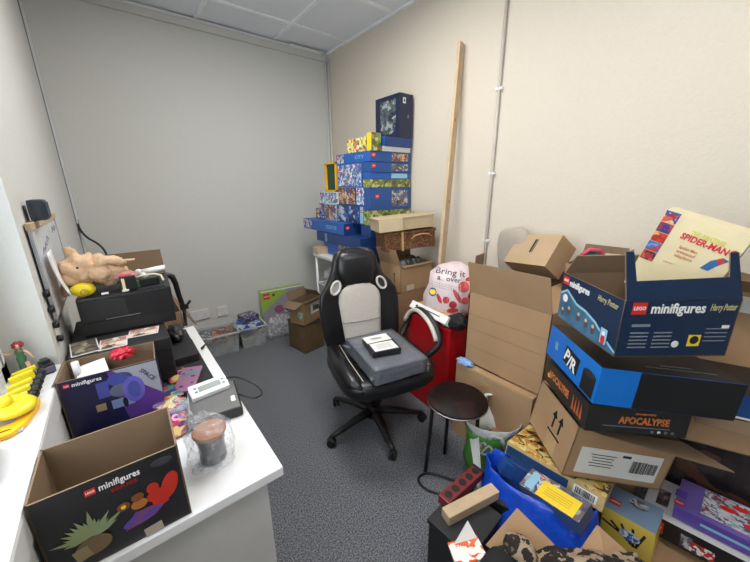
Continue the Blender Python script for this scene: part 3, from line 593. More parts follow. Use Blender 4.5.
for n_, lb, c_, d_, m_, rz in (
    ('toy_box', 'thick brown-print set lying flat at the bottom of the left tote', (.45, 2.92, .055), (.34, .2, .08), mat('olive_print', (112, 104, 88), .5), -4),
    ('toy_box', 'dark grey printed set on top in the left tote', (.38, 2.93, .15), (.2, .2, .06), P6, -2),
    ('toy_box', 'orange-brown printed set, right side of the left tote', (.575, 2.92, .15), (.16, .2, .06), collage('orange_print', [(176, 120, 90), (120, 80, 66), (204, 160, 130), (90, 84, 90)], 40), -12),
    ('toy_box', 'pale green-grey set standing at the bottom of the right tote', (.81, 2.91, .05), (.18, .2, .08), mat('sage_print', (150, 156, 136), .5), -4),
    ('toy_box', 'bright blue set leaning on top of the right tote', (.80, 2.905, .185), (.2, .2, .06), collage('blue_print', [(36, 92, 180), (60, 120, 200), (26, 60, 130), (200, 210, 220)], 30), -14),
    ('toy_box', 'small lilac and dark set, topmost on the right tote', (.815, 2.93, .25), (.14, .13, .055), collage('lilac_print', [(92, 86, 130), (60, 56, 80), (170, 160, 190), (50, 48, 60)], 60), 12)):
    g = G(); g.box((0, 0, 0), d_, m_); g.box((0, 0, d_[2]/2-.001), (d_[0]*1.002, d_[1]*1.002, .001), WHT)
    o = g.build(n_, bevel=.001); o.location = c_; o.rotation_euler = (math.radians(-6) if 'leaning' in lb else 0, 0, math.radians(rz)); tag(o, lb, 'toy box')
LIM = mat('lime_print', (150, 184, 72), .4)
def d_green(g, F):
    M = F('f'); lego_mark(g, M, -.16, .155, .055); g.poly([(-.21, -.2), (-.21, .0), (.0, .15), (.06, .2), (.21, .2), (.21, -.2)], .0004, mat('grey_lilac_print', (150, 148, 156), .4), M@Matrix.Translation((0, 0, .0003)))
    oval(g, M, -.09, .16, .014, .014, mat('olive_spot', (96, 92, 40), .4)); oval(g, M, -.05, .01, .05, .04, mat('plum_toy', (140, 84, 110), .4), .001); oval(g, M, .05, -.03, .05, .05, P6, .001); rect(g, M, 0, .205, .42, .012, WHT, .001)
printed_box('toy_box', 'big lime green set box leaning against the back wall', 'toy box', (1.185, 3.0, .225), -4, -5, 0, (.43, .06, .43), {'*': LIM, 'l': mat('green_side', (190, 210, 160), .4)}, d_green)
rg = sack([(0, 0, .002, .13, .05, .7), (0, 0, .06, .15, .06, .7), (0, .01, .14, .13, .05, .8), (.0, .02, .2, .08, .03, 1)], 36, .04, 12); g = G(); g.loft(rg, film('crinkled_clear_bag', (230, 232, 238), .3, .06, (36, .9))); o = g.build('clear_bag'); o.location = (1.09, 2.87, 0); tag(o, 'crinkled clear plastic bag on the carpet before the lime green box', 'plastic bag')
WV = mat('wicker_brown_panel', (140, 112, 78), .7)
t = thing('storage_box', 'square brown fabric-textured storage box under the small open carton', 'storage box', (1.183, 2.515, .0), (0, 0, math.radians(9)))
G().box((0, 0, .128), (.205, .236, .25), weave_mat('woven_brown', (150, 122, 86), (104, 82, 56), 90), bev=.004).build('box_body', t)
g = G(); g.box((0, 0, .2545), (.211, .242, .008), mat('dark_rim', (60, 46, 34), .6)); g.box((0, 0, .003), (.211, .242, .006), mat('dark_rim', (60, 46, 34), .6)); g.build('dark_trim', t)
def d_lbl(u, v, w_, h_, f='r'):
    def q(g, F):
        M = F(f); rect(g, M, u, v, w_, h_, WHT); barcode(g, M, u, v, w_*.6, h_*.5); rect(g, M, u, v+h_*.38, w_*.8, h_*.06, BLK, .001)
    return q
t = open_carton('cardboard_box', 'small open carton with a white barcode label, on the brown woven box', 'box', (1.195, 2.50, .362), 24, 0, 0, (.25, .16, .20), K, KD, {'l': (.1, 105), 'b': (.07, 25), 'r': (.08, -40), 'f': (.05, 65)}, d_lbl(.035, .02, .14, .09, 'f'))
g = G(); g.blob((0, 0, 0), (.05, .035, .05), film('mint_wrap', (170, 220, 200), .8, .2, (20, .5)), .4, 9); o = g.build('mint_wrapping'); o.location = (1.118, 2.42, .35); o.scale = (.7, .7, 1); tag(o, 'mint green plastic wrapping poking out of the small open carton', 'wrapping')
o = G().box((0, 0, .05), (.12, .09, .1), P6).build('toy_box', bevel=.001); o.location = (1.20, 2.51, .30); o.rotation_euler = (0, 0, .5); tag(o, 'grey printed packet inside the small open carton', 'packet')

# ================================================================== SHELF UNIT + TOWER OF BOXES
t = thing('shelf_unit', 'white wire shelf unit in the far corner under the blue boxes', 'shelf', (1.605, 2.26, 0))
SX, SY = .245, .30
for a in (-1, 1):
    for b in (-1, 1): G().tube([(a*SX, b*SY, 0), (a*SX, b*SY, .80)], .011, WP, 10).build('leg', t)
for z in (.30, .56, .805):
    g = G()
    for s_ in (-1, 1): g.tube([(s_*SX, -SY, z), (s_*SX, SY, z)], .007, WP, 8); g.tube([(-SX, s_*SY, z), (SX, s_*SY, z)], .007, WP, 8)
    for k in range(13): g.tube([(-SX, -SY+.05*k, z), (SX, -SY+.05*k, z)], .003, WP, 6)
    g.build('wire_shelf', t)
G().box((0, .0, .823), (.525, .66, .018), WP).build('top_board', t, bevel=.001)
for lb, c_, r_ in (('crumpled grey-white bag on the middle shelf of the wire unit', (1.47, 2.42, .64), (.09, .12, .065)), ('pale crumpled bag on the lowest shelf of the wire unit', (1.48, 2.4, .375), (.09, .1, .06))):
    o = G().blob((0, 0, 0), r_, mat('grey_bag', (176, 178, 180), .4), .3, 8, seed=c_[2]*9).build('plastic_bag'); o.location = c_; tag(o, lb, 'bag')
TC = [0]
def stack_box(label, x0, x1, y0, y1, z0, z1, base, left=None, front=None, mark=True, title=None, grp='set boxes piled in the far corner'):
    d = (x1-x0-.002, y1-y0-.002, z1-z0-.001)
    def dd(g, F):
        TC[0] += 1; k = TC[0]
        if front:
            M = F('f'); rect(g, M, d[0]*.22, 0, d[0]*.42, d[2]*.74, front)
            if mark and d[2] > .03: lego_mark(g, M, -d[0]/2+d[2]*.35+.005, d[2]*.12, min(.028, d[2]*.45))
        if left:
            M = F('l')
            if isinstance(left, tuple): rect(g, M, left[1]*d[1], 0, left[2]*d[1], d[2]*.86, left[0])
            else: rect(g, M, 0, 0, d[1]*.94, d[2]*.9, left)
            if mark and d[2] > .03: lego_mark(g, M, -d[1]/2+.022, d[2]*.2, min(.022, d[2]*.4))
        if title: tx(g, F('l'), title[1]*d[1], 0, title[0], d[2]*.5, CYN, width=d[1]*.25)
    g = G(); g.box((0, 0, d[2]/2), d, base); dd(g, lambda f: frame(f, d)); o = g.build('toy_box'); o.location = ((x0+x1)/2, (y0+y1)/2, z0+.0005)
    return tag(o, label, 'toy box', grp)
cx = 1.455
stack_box('blue set box flat on the shelf top, lowest at the back end of the pile', 1.44, 1.82, 2.26, 2.56, .832, .93, BLU, (CYN, .35, .16))
stack_box('wide dark blue set box low in the pile, just behind the chair head', 1.39, 1.84, 1.90, 2.25, .832, .955, BLD, P6, P6, False)
stack_box('dark blue set box with a grey vehicle strip, above the lowest ones', 1.37, 1.84, 1.90, 2.30, .956, 1.035, {'*': BLD}, None, P6, False)
stack_box('mid blue set box with a small yellow badge, near the back wall end', 1.44, 1.82, 2.31, 2.68, .931, 1.015, BLM, (CYN, -.05, .1), None, False)
stack_box('long bright blue set box whose far end shows a picture, pale words on its side', 1.375, 1.84, 2.12, 2.80, 1.036, 1.125, {'*': BLU, 'f': BLD}, (P4, -.38, .22), P6, True, ('CREATOR', .22))
o_ = [('blue set box with a flying vehicle picture, standing in the middle row', 1.455, 1.80, 2.02, 2.335, 1.126, 1.262, BLD, collage('vehicle_print', [(30, 60, 120), (50, 90, 160), (190, 190, 190), (24, 44, 90), (120, 170, 210)], 32)),
      ('set box with an orange and cream picture, left of the flying vehicle box', 1.455, 1.7, 2.34, 2.545, 1.126, 1.262, CYN, P2),
      ('narrow dark-print set box beside the orange one in the middle row', 1.455, 1.7, 2.55, 2.63, 1.126, 1.262, BLD, P1),
      ('small dim set box at the far left end of the middle row', 1.46, 1.66, 2.635, 2.71, 1.126, 1.215, BLM, P2),
      ('pale blue edged narrow box between vehicle box and pile corner', 1.455, 1.60, 1.97, 2.018, 1.126, 1.262, BLU, CYN),
      ('white and lilac set box in the upper row, far left end', 1.455, 1.75, 2.31, 2.62, 1.263, 1.36, WHT, P4),
      ('brown printed set box in the upper row of the pile', 1.455, 1.75, 2.065, 2.305, 1.263, 1.395, BLD, P2),
      ('slim blue and white set box standing in the upper row', 1.455, 1.75, 1.955, 2.06, 1.263, 1.396, BLU, P4),
      ('set box with a white and blue picture below the long blue top box', 1.455, 1.80, 1.98, 2.31, 1.397, 1.567, BLU, P4)]
for a in o_: stack_box(*a)
# right tower (faces the camera side)
stack_box('big plain dark blue filler box low in the front tower, behind the basket', 1.458, 1.85, 1.885, 2.01, 1.0365, 1.125, BLD, None, None, False)
stack_box('yellow-green printed set box just above the wicker basket', 1.458, 1.845, 1.882, 1.972, 1.1255, 1.232, P3, None, P3, False)
stack_box('big royal blue set box with pale words, middle of the front tower', 1.456, 1.85, 1.882, 1.972, 1.3365-.103, 1.392, BLM, None, P6)
stack_box('green landscape set box in the front tower', 1.457, 1.845, 1.884, 1.972, 1.393, 1.45, P3, None, P3, False)
stack_box('thin light blue set box, third from top of the front tower', 1.457, 1.84, 1.884, 1.972, 1.451, 1.497, BLU, None, CYN, False)
stack_box('mid blue set box with a framed picture on its end', 1.456, 1.84, 1.88, 1.979, 1.498, 1.565, BLM, None, P6)
stack_box('long bright blue set box lying on the white-picture one', 1.455, 1.84, 1.88, 2.315, 1.5675, 1.637, {'*': BLU, 'f': BLM}, (P4, -.37, .2), P2, True, ('CITY', .2))
stack_box('pale grey flat box near the top of the front tower', 1.56, 1.835, 1.875, 2.08, 1.638, 1.673, mat('grey_card', (188, 190, 194), .5), None, None, False)
stack_box('blue box with small pale marks right under the dark window box', 1.575, 1.84, 1.87, 2.02, 1.674, 1.736, {'*': BLD, 'l': BLU}, None, None, False)
stack_box('yellow printed set box on the long blue one, left of the dark window box', 1.455, 1.548, 1.93, 2.16, 1.6375, 1.73, {'*': P3, 'l': P5}, P5, None, False)
stack_box('small yellow set box at the top corner of the pile', 1.46, 1.545, 1.872, 1.925, 1.6375, 1.752, {'*': P3, 'l': YEL, 'f': P3}, None, None, False)
def d_dark(g, F):
    M = F('l'); WN = collage('window_display', [(96, 108, 112), (60, 74, 84), (150, 158, 158), (80, 92, 90), (40, 50, 66)], 40, .15)
    g.poly([(-.075, .11), (.02, .115), (.095, .115), (.098, -.06), (.06, -.11), (-.03, -.115), (-.075, -.07)], .0006, WN, M@Matrix.Translation((0, 0, .0004)))
    M = F('f'); rect(g, M, -.02, .1, .026, .036, WHT); rect(g, M, -.02, .1, .014, .02, BLD, .0009); oval(g, M, .02, -.0, .007, .014, GRY)
d_ = (.13, .27, .29)
printed_box('toy_box', 'tall dark navy box with a see-through window, topmost of the corner pile', 'toy box', (1.78, 2.007, 1.737+.1455), 0, 0, 0, d_, {'*': mat('midnight_print', (30, 38, 66), .35)}, d_dark, 'set boxes piled in the far corner')
t = thing('picture_frame', 'yellow-edged dark green tray standing behind the blue boxes at the back', 'tray', (1.47, 2.42, 1.361))
g = G(); [g.box((0, s_*.078, .115), (.03, .014, .23), YO) for s_ in (-1, 1)]; [g.box((0, 0, z), (.03, .17, .014), YO) for z in (.007, .223)]; g.build('yellow_rim', t)
G().box((.006, 0, .115), (.01, .15, .21), mat('deep_green', (30, 74, 56), .5)).build('green_panel', t)
o = G().box((0, 0, .03), (.12, .09, .06), WOOD).build('wooden_block', bevel=.002); o.location = (1.40, 2.535, .832); tag(o, 'small pale wooden box at the end of the white shelf top', 'block')

# ================================================================== BASKET GROUP
open_carton('cardboard_box', 'kraft carton holding a headset, under the wicker basket', 'box', (1.605, 1.665, .785), -2, 0, 0, (.30, .235, .19), K, KD, {'l': (.12, 20), 'b': (.1, 0), 'f': (.02, 120)},
            lambda g, F: (rect(g, F('l'), .05, .0, .006, .07, BLK), rect(g, F('l'), .05, .035, .02, .006, BLK, rot=.5), rect(g, F('f'), -.06, -.065, .07, .04, mat('faded_label', (206, 190, 168), .5))))
o = open_carton('cardboard_box', 'tall plain carton on the floor supporting the headset carton', 'box', (1.57, 1.68, .345), 0, 0, 0, (.31, .25, .688), K, KD, {})
t = thing('headset', 'black headset on white wrap inside the kraft carton', 'headset', (1.60, 1.60, .865))
HM = mat('headset_black', (30, 30, 33), .35)
for x in (-.05, .04): G().lathe((x, -.02, .02), [(.02, 0), (.032, .004), (.034, .02), (.02, .028), (.001, .028)], HM, 20, Euler((.9, .3, 0)).to_matrix()).build('ear_cup', t)
G().tube([(-.055, -.01, .03), (-.04, .02, .055), (.0, .035, .065), (.035, .02, .055), (.045, -.01, .03)], .007, HM).build('headband', t)
o = G().blob((0, 0, 0), (.10, .07, .04), mat('white_wrap', (206, 208, 210), .3), .35, 9, seed=2).build('white_wrapping'); o.location = (1.63, 1.65, .85); tag(o, 'crumpled white wrapping under the headset', 'wrapping')
WK = weave_mat('wicker', (176, 128, 82), (92, 58, 34), 85)
t = thing('wicker_basket', 'rectangular brown wicker hamper with a strap, below the wooden crate', 'basket', (1.595, 1.665, .985), (0, math.radians(-3), math.radians(-20)))
g = G(); g.box((0, 0, .054), (.375, .19, .108), WK, bev=.008); g.build('basket_body', t)
g = G(); g.box((0, 0, .118), (.385, .20, .02), WK, bev=.006); g.build('lid', t)
G().tube([(.0, -.103, .07), (.03, -.109, .092), (.08, -.111, .1), (.13, -.109, .092), (.16, -.103, .07)], .006, mat('wicker_pale', (186, 140, 92), .7)).build('handle', t)
G().box((-.06, -.0985, .06), (.014, .006, .13), mat('strap_tan', (206, 168, 118), .6)).build('strap', t); G().box((.02, -.102, .1), (.012, .006, .022), STL).build('clasp', t)
t = thing('wooden_crate', 'pale flat wooden crate lying on the wicker hamper', 'crate', (1.55, 1.656, 1.122), (0, math.radians(-4), math.radians(-20)))
WC = mat('crate_ply', (186, 166, 132), .6, noi=(10, .08)); g = G()
for s_ in (-1, 1): g.box((s_*.192, 0, .038), (.01, .18, .076), WC); g.box((0, s_*.09, .038), (.394, .01, .076), WC)
g.box((0, 0, .004), (.38, .17, .008), WC); g.build('crate_body', t, bevel=.002)
G().box((.0, 0, .081), (.404, .20, .009), WC).build('crate_lid', t, bevel=.002); G().tube([(.06, .05, .086), (.06, .05, .098), (.12, .05, .098), (.12, .05, .086)], .003, STL, 6).build('handle', t)
G().box((-.115, -.099, .04), (.165, .007, .078), mat('pale_ply', (204, 186, 154), .6), rot=(0, 0, -.03)).build('end_board', t, label='paler end board')

# ================================================================== CHAIR
PU = mat('black_leather', (24, 25, 28), .33, noi=(30, .15), bump=(60, .08)); MESH = mat('grey_mesh_fabric', (196, 190, 182), .85, noi=(140, .08)); PIP = mat('white_piping', (206, 200, 192), .5); NY = mat('black_nylon', (30, 31, 33), .45)
t = thing('office_chair', 'black and pale grey racing office chair with two parcels on its seat', 'chair', (1.03, 1.33, 0), (0, 0, math.radians(-16)))
g = G(); g.lathe((0, 0, .055), [(.03, 0), (.045, .005), (.045, .05), (.032, .07), (.03, .075)], NY); g.build('base_hub', t)
for k in range(5):
    a = math.radians(-100+72*k+8); dx, dy = math.cos(a), math.sin(a); n_ = Vector((-dy, dx, 0)); g = G(); rings = []
    for q, (r, z, w_, h_) in enumerate(((.03, .095, .03, .024), (.13, .088, .024, .02), (.24, .066, .017, .014), (.285, .06, .014, .011))):
        c_ = Vector((dx*r*1.06, dy*r*1.06, z)); rings.append([c_+n_*(w_*math.cos(p))+Vector((0, 0, h_*math.sin(p))) for p in [2*PI*i/12 for i in range(12)]])
    g.loft(rings, NY); ob = g.build('base_arm', t)
    g = G(); cx_, cy_ = dx*.30, dy*.30; ax = Vector((math.cos(a+.9), math.sin(a+.9), 0)); R = ax.to_track_quat('Z', 'Y').to_matrix()
    for s_ in (-1, 1): g.lathe(Vector((cx_, cy_, .026))+ax*(.012*s_), [(.002, -.007), (.022, -.007), (.026, -.003), (.026, .003), (.022, .007), (.002, .007)], NY, 18, R)
    g.tube([(cx_, cy_, .03), (cx_, cy_, .06)], .009, NY); g.box((cx_, cy_, .046), (.03, .03, .016), NY, bev=.005); g.build('caster', ob)
g = G(); g.tube([(0, 0, .12), (0, 0, .26)], .026, NY, 16); g.tube([(0, 0, .26), (0, 0, .38)], .015, STL, 14); g.build('gas_lift', t)
G().box((0, -.02, .385), (.2, .26, .03), NY, bev=.006).build('seat_plate', t)
G().tube([(-.08, .0, .385), (-.2, .03, .38), (-.235, .035, .375)], [.007, .007, .011], NY).build('tilt_lever', t)
# seat cushion
def se_ring(cx_, cy_, z, rx, ry, pw, n=44): return [Vector((cx_+math.copysign(abs(math.cos(a))**pw, math.cos(a))*rx, cy_+math.copysign(abs(math.sin(a))**pw, math.sin(a))*ry, z)) for a in [2*PI*i/n for i in range(n)]]
sy = -.085
g = G(); g.loft([se_ring(0, sy, .40, .2, .20, .5), se_ring(0, sy, .405, .235, .235, .45), se_ring(0, sy, .44, .26, .258, .45), se_ring(0, sy, .48, .255, .255, .45), se_ring(0, sy, .50, .225, .23, .45), se_ring(0, sy, .497, .16, .17, .5), se_ring(0, sy, .493, .05, .05, 1)], PU); g.build('seat', t)
for s_ in (-1, 1):
    g = G(); g.tube([(s_*.205, sy+.2, .485), (s_*.215, sy, .492), (s_*.205, sy-.18, .482), (s_*.17, sy-.235, .46)], [.035, .038, .04, .02], PU, 16); g.build('seat_bolster', t)
    G().tube([(s_*.165, sy+.2, .509), (s_*.17, sy, .511), (s_*.165, sy-.17, .507), (s_*.15, sy-.235, .478), (s_*.15, sy-.25, .44)], .0022, PIP, 6).build('piping', t)
# backrest
rec = math.radians(12); by, bz = .215, .405
def BK(x, z, y): return Vector((x*1.1+.012, by+math.sin(rec)*z+math.cos(rec)*y, bz+math.cos(rec)*z-math.sin(rec)*y))
prof = [(0, .17, .03), (.04, .21, .04), (.12, .225, .045), (.22, .232, .048), (.30, .236, .05), (.37, .225, .05), (.42, .195, .048), (.47, .162, .046), (.52, .142, .048), (.57, .132, .05), (.61, .118, .046), (.635, .09, .03), (.642, .05, .012)]
g = G(); rings = []
for z, hw, th in prof:
    rr = []
    for i in range(44):
        a = 2*PI*i/44; cx_, sx_ = math.cos(a), math.sin(a)
        x = math.copysign(abs(cx_)**.6, cx_)*hw; y = math.copysign(abs(sx_)**.75, sx_)*th
        wing = max(0, abs(x)/max(hw, .01)-.6)/.4; y -= .05*wing*(1 if z < .45 else .4)
        rr.append(BK(x, z, y))
    rings.append(rr)
g.loft(rings, PU); bk = g.build('backrest', t)
# grey centre panel
g = G(); rings = []
for z, hw in ((.03, .10), (.1, .108), (.18, .114), (.26, .12), (.32, .124), (.36, .118), (.39, .098), (.41, .07), (.418, .03)):
    rings.append([BK(hw*(2*i/12-1), z, -.047-.012*math.cos(PI*(i/12-.5))) for i in range(13)])
g.loft(rings, MESH, cap=(False, False), closed=False); g.build('centre_panel', t, label='pale grey mesh centre panel', solid=.012)
g = G(); g.tube([BK(-.115, .19, -.062), BK(-.04, .187, -.068), BK(.04, .187, -.068), BK(.115, .19, -.062)], .0025, GRY, 6); g.build('panel_seam', t)
g = G(); g.loft([[BK(math.copysign(abs(math.cos(a))**.6, math.cos(a))*hw, z, -.045+math.sin(a)*th) for a in [2*PI*i/24 for i in range(24)]] for z, hw, th in ((.415, .07, .012), (.43, .095, .024), (.5, .115, .032), (.57, .11, .032), (.61, .095, .02), (.62, .06, .006))], PU); g.build('head_cushion', t)
for s_ in (-1, 1):
    g = G(); pts = [BK(s_*.135+math.cos(a)*.025+.25*math.sin(a)*.04*-s_, .41+math.sin(a)*.038, -.062) for a in [2*PI*i/24 for i in range(25)]]
    g.tube(pts, .0075, PIP, 8, cap=False); rg_ = g.build('opening_ring', t, label='pale ring around a backrest opening')
    g = G(); c0 = BK(s_*.135, .41, -.058); v = [g.bm.verts.new(p*.86+c0*.14) for p in pts[:-1]]; g._f(v if s_ > 0 else v, mat('opening_light' if s_ < 0 else 'opening_dark', (150, 150, 148) if s_ < 0 else (44, 44, 46), .7)); g.build('opening_mesh', t, solid=.003)
for s_ in (1,):   # looped arm rests
    g = G(); P = [(s_*.225, .16, .42), (s_*.30, .20, .50), (s_*.335, .18, .60), (s_*.345, .10, .655), (s_*.345, -.01, .65), (s_*.345, -.10, .605), (s_*.335, -.145, .53), (s_*.25, -.11, .43)]
    Q = []
    for i in range(len(P)-1):
        for k in range(4):
            f_ = k/4; p0, p1, p2, p3 = [Vector(P[max(0, min(len(P)-1, i+j))]) for j in (-1, 0, 1, 2)]
            Q.append(.5*((2*p1)+(p2-p0)*f_+(2*p0-5*p1+4*p2-p3)*f_*f_+(3*p1-3*p2+p3-p0)*f_**3))
    Q.append(Vector(P[-1])); wd = .026
    for off, m_, nm, r_ in ((-.012*s_, PIP, 'armrest_edge', .013), (.014*s_, NY, 'armrest', .019)):
        g = G(); g.tube([q+Vector((off, 0, 0)) for q in (Q if nm == 'armrest' else Q[6:24])], r_, m_, 12); g.build(nm, t)
# parcels on the seat
t = thing('grey_parcel', 'big parcel in glossy grey mailing plastic on the chair seat', 'parcel', (.988, 1.175, .508), (0, 0, math.radians(-13)))
GP = mat('grey_mailer', (104, 108, 116), .28, noi=(6, .12), bump=(16, 1.0))
tb = bmesh.new(); bmesh.ops.create_cube(tb, size=1); bmesh.ops.subdivide_edges(tb, edges=tb.edges[:], cuts=9, use_grid_fill=True)
for v in tb.verts:
    p = v.co; q = Vector((p.x*.285, p.y*.375, (p.z+.5)*.08)); nn = noise.noise(p*5)*.004+noise.noise(p*14)*.002; v.co = q+p.normalized()*nn+Vector((0, 0, .004))
g = G(); g.absorb(tb, GP, True); g.build('wrapped_box', t)
for pts, z in (([(-.13, -.17), (-.165, -.185), (-.15, -.14)], .035), ([(.13, -.17), (.165, -.185), (.15, -.14)], .035), ([(-.12, .16), (-.17, .175), (-.15, .12)], .05)):
    g = G(); g.poly(pts, .003, GP, Matrix.Translation((0, 0, z))); g.build('plastic_ear', t)
t = thing('small_parcel', 'small black parcel with white address labels on the grey parcel', 'parcel', (.965, 1.175, .5975), (0, 0, math.radians(-19)))
G().box((0, 0, .015), (.15, .18, .029), mat('black_mailer', (32, 33, 36), .3, bump=(20, .5)), bev=.006).build('wrapped_box', t)
g = G(); M = Matrix.Translation((0, 0, .03)); LW = mat('label_white', (232, 232, 228), .4); rect(g, M, .0, -.04, .125, .085, LW, rot=.04); rect(g, M, -.005, .05, .138, .075, LW, rot=.08)
for k in range(5): rect(g, M, -.0, -.02-.01*k, .08, .002, GRY, .0009)
barcode(g, M, -.01, .05, .06, .02, GRY); g.build('address_label', t)
# blue stuff between chair and red box
o = G().blob((0, 0, .0), (.026, .05, .016), mat('pale_blue_cloth', (132, 168, 214), .7), .3, 8).build('blue_cloth'); o.location = (1.385, 1.05, .50)
o.location = (1.366, .94, .472); tag(o, 'pale blue cloth bit on the low carton beside the red box', 'cloth')

# ================================================================== RED BOX AREA
RB = mat('red_plastic', (190, 22, 30), .35, noi=(4, .06))
t = thing('red_crate', 'large red plastic storage crate behind the chair armrest', 'crate', (1.528, 1.25, 0), (0, 0, math.radians(-4)))
g = G(); X, Y, Z = .12, .18, .60
for s_ in (-1, 1): g.box((s_*X, 0, Z/2), (.008, 2*Y, Z), RB); g.box((0, s_*Y, Z/2), (2*X, .008, Z), RB)
g.box((0, 0, .004), (2*X, 2*Y, .008), RB); g.build('crate_body', t, bevel=.003)
g = G(); [g.box((s_*(X+.004), 0, Z), (.018, 2*Y+.02, .02), RB) for s_ in (-1, 1)]; [g.box((0, s_*(Y+.004), Z), (2*X+.02, .018, .02), RB) for s_ in (-1, 1)]; g.build('crate_rim', t, bevel=.004)
BAGM = spots('sausage_print_plastic', (230, 218, 220), (184, 60, 72), (206, 96, 100), 11, .17, .30, .35)
PKW = mat('pinkish_white_plastic', (216, 200, 202), .35, noi=(20, .05), bump=(14, .6))
rg = sack([(0, 0, .0, .10, .09, .8), (0, 0, .04, .145, .125, .85), (0, 0, .12, .158, .135, .9), (0, 0, .2, .145, .12, .95), (.0, 0, .265, .12, .10, 1), (.01, 0, .30, .075, .065, 1), (.01, 0, .315, .02, .02, 1)], 48, .022, 8, 3)
t = thing('carrier_bag', 'full pinkish-white carrier bag with red sausage print on the red crate', 'bag', (1.61, 1.24, .61)); t.scale = (1.16, 1.16, 1.02)
g = G(); g.loft(rg, PKW); tree = None; bmc = g.bm; bmc.faces.ensure_lookup_table(); tree = BVHTree.FromBMesh(bmc)
vd = Vector((.74, .62, -.26)).normalized(); U = Vector((.64, -.77, 0)).normalized(); V = U.cross(vd)
M = Matrix((U, V, -vd)).transposed().to_4x4(); M.translation = Vector((0, 0, .16))-vd*.5
RI = mat('sausage_red', (176, 52, 60), .4); RI2 = mat('tomato_red', (206, 88, 88), .4); INK = mat('ink_slate', (70, 72, 84), .5); YL = mat('round_yellow', (240, 214, 40), .4); BL_ = mat('badge_blue', (40, 80, 150), .4)
pj = (tree, vd)
def ov(cx_, cy_, rx, ry, m, rot=0, lift=0):
    rr = []; n = 16
    for q in (0.0, .5, 1.0):
        ring = []
        for i in range(n):
            a = 2*PI*i/n; x = rx*q*math.cos(a); y = ry*q*math.sin(a); p = M@Vector((cx_+x*math.cos(rot)-y*math.sin(rot), cy_+x*math.sin(rot)+y*math.cos(rot), 0)); h = tree.ray_cast(p, vd)
            if h[0] is None: return
            ring.append(h[0]-vd*(.002+lift))
        rr.append(ring)
    g.loft(rr[::-1], m, cap=(False, False))
g.text('Bring it', M@Matrix.Translation((-.02, .1, 0))@Matrix.Rotation(-.12, 4, 'Z'), .05, INK, proj=pj, bold=.01, width=.15); g.text('all over', M@Matrix.Translation((-.025, .062, 0))@Matrix.Rotation(-.12, 4, 'Z'), .045, INK, proj=pj, bold=.01, width=.12)
for k in range(3): g.text('............', M@Matrix.Translation((-.04, .035-.012*k, 0))@Matrix.Rotation(-.2, 4, 'Z'), .03, INK, proj=pj, width=.14)
for a in ((.05, .02, .028, .032, RI2), (.0, -.085, .02, .022, RI), (-.035, -.06, .017, .02, RI), (.085, .07, .03, .012, RI, .4), (.02, -.035, .012, .045, RI, .5), (-.07, -.055, .01, .03, RI, .4), (.06, -.06, .02, .02, RI2), (.1, .11, .02, .02, RI), (.09, -.02, .012, .03, RI, -.5), (-.0, -.12, .03, .014, RI, .2)): ov(*a)
ov(-.105, -.02, .02, .026, BL_); ov(-.105, -.02, .016, .016, YL, 0, .002)
g.build('bag_body', t)
G().blob((.07, -.11, .14), (.05, .05, .06), mat('dark_foil', (52, 50, 56), .3), .5, 9).build('bag_opening', t, label='dark contents showing at the bag side')
t = thing('board_game', 'long white box edge with small black words lying on the red crate', 'box', (1.40, 1.25, .634), (0, math.radians(38), math.radians(-8)))
g = G(); g.box((0, 0, .024), (.045, .34, .048), WHT); rect(g, frame('l', (.045, .34, .048)), .01, .002, .19, .006, BLK); rect(g, frame('l', (.045, .34, .048)), -.11, .002, .02, .012, BLK); g.build('box_body', t, bevel=.001)
o = G().box((0, 0, .006), (.06, .31, .012), mat('tan_wood', (196, 152, 104), .6)).build('wooden_board', bevel=.002); o.location = (1.466, 1.25, .655); o.rotation_euler = (0, 0, math.radians(-9)); tag(o, 'thin tan board lying on the white box under the carrier bag', 'board')
o = G().blob((0, 0, 0), (.05, .06, .045), mat('black_fabric', (24, 24, 27), .85), .25, 7).build('black_cloth'); o.location = (1.43, 1.055, .655); tag(o, 'bundled black fabric at the near corner of the red crate', 'cloth')
t = thing('striped_strap', 'black and white striped strap draped over the red crate rim', 'strap', (1.395, 1.10, .622), (0, .5, -.2))
for k in range(3): G().box((0, -.008+.008*k, 0), (.07, .0065, .003), WHT if k != 1 else BLK).build('stripe', t)
o = G().blob((0, 0, 0), (.05, .035, .016), mat('pale_green_cloth', (196, 206, 180), .8), .3, 8).build('green_cloth'); o.location = (1.46, 1.06, .622); tag(o, 'pale green crumpled cloth under the black fabric', 'cloth')
# cartons along right wall
LC = (1.554, .770, .228)
t = printed_box('cardboard_box', 'sealed brown carton on the floor under the large raised-flap carton', 'box', LC, -90, 0, 0, (.43, .40, .457), K, lambda g, F: (rect(g, F('f'), 0, .222, .4, .01, TAPE), rect(g, F('u'), -.1, 0, .05, .4, TAPE), [rect(g, F('f'), -.05+.02*k, .19-.01*k, .012, .05, TAPE, rot=.3*k) for k in range(4)]))
open_carton('cardboard_box', 'large plain carton with its front flap raised, beside the carrier bag', 'box', (1.585, .752, .665), -90, 0, 0, (.42, .38, .40), K, KD, {'f': (.175, 16), 'r': (.12, -60), 'l': (.2, -2), 'b': (.10, 14)},
            lambda g, F: [rect(g, F('f'), 0, z, .4, .0012, KD) for z in (-.1, 0, .08)], shapes={'l': [(.10, 0), (.175, 0), (.172, .19), (.10, .195)]})
t = thing('cushion', 'grey-beige padded cushion behind the tilted carton by the right wall', 'cushion', (1.765, .93, .90), (math.radians(0), math.radians(8), math.radians(75)))
g = G(); g.blob((0, 0, .13), (.11, .04, .14), mat('taupe_fabric', (168, 158, 146), .9, bump=(40, .4)), .04, 6, e=.6); g.build('cushion_body', t)
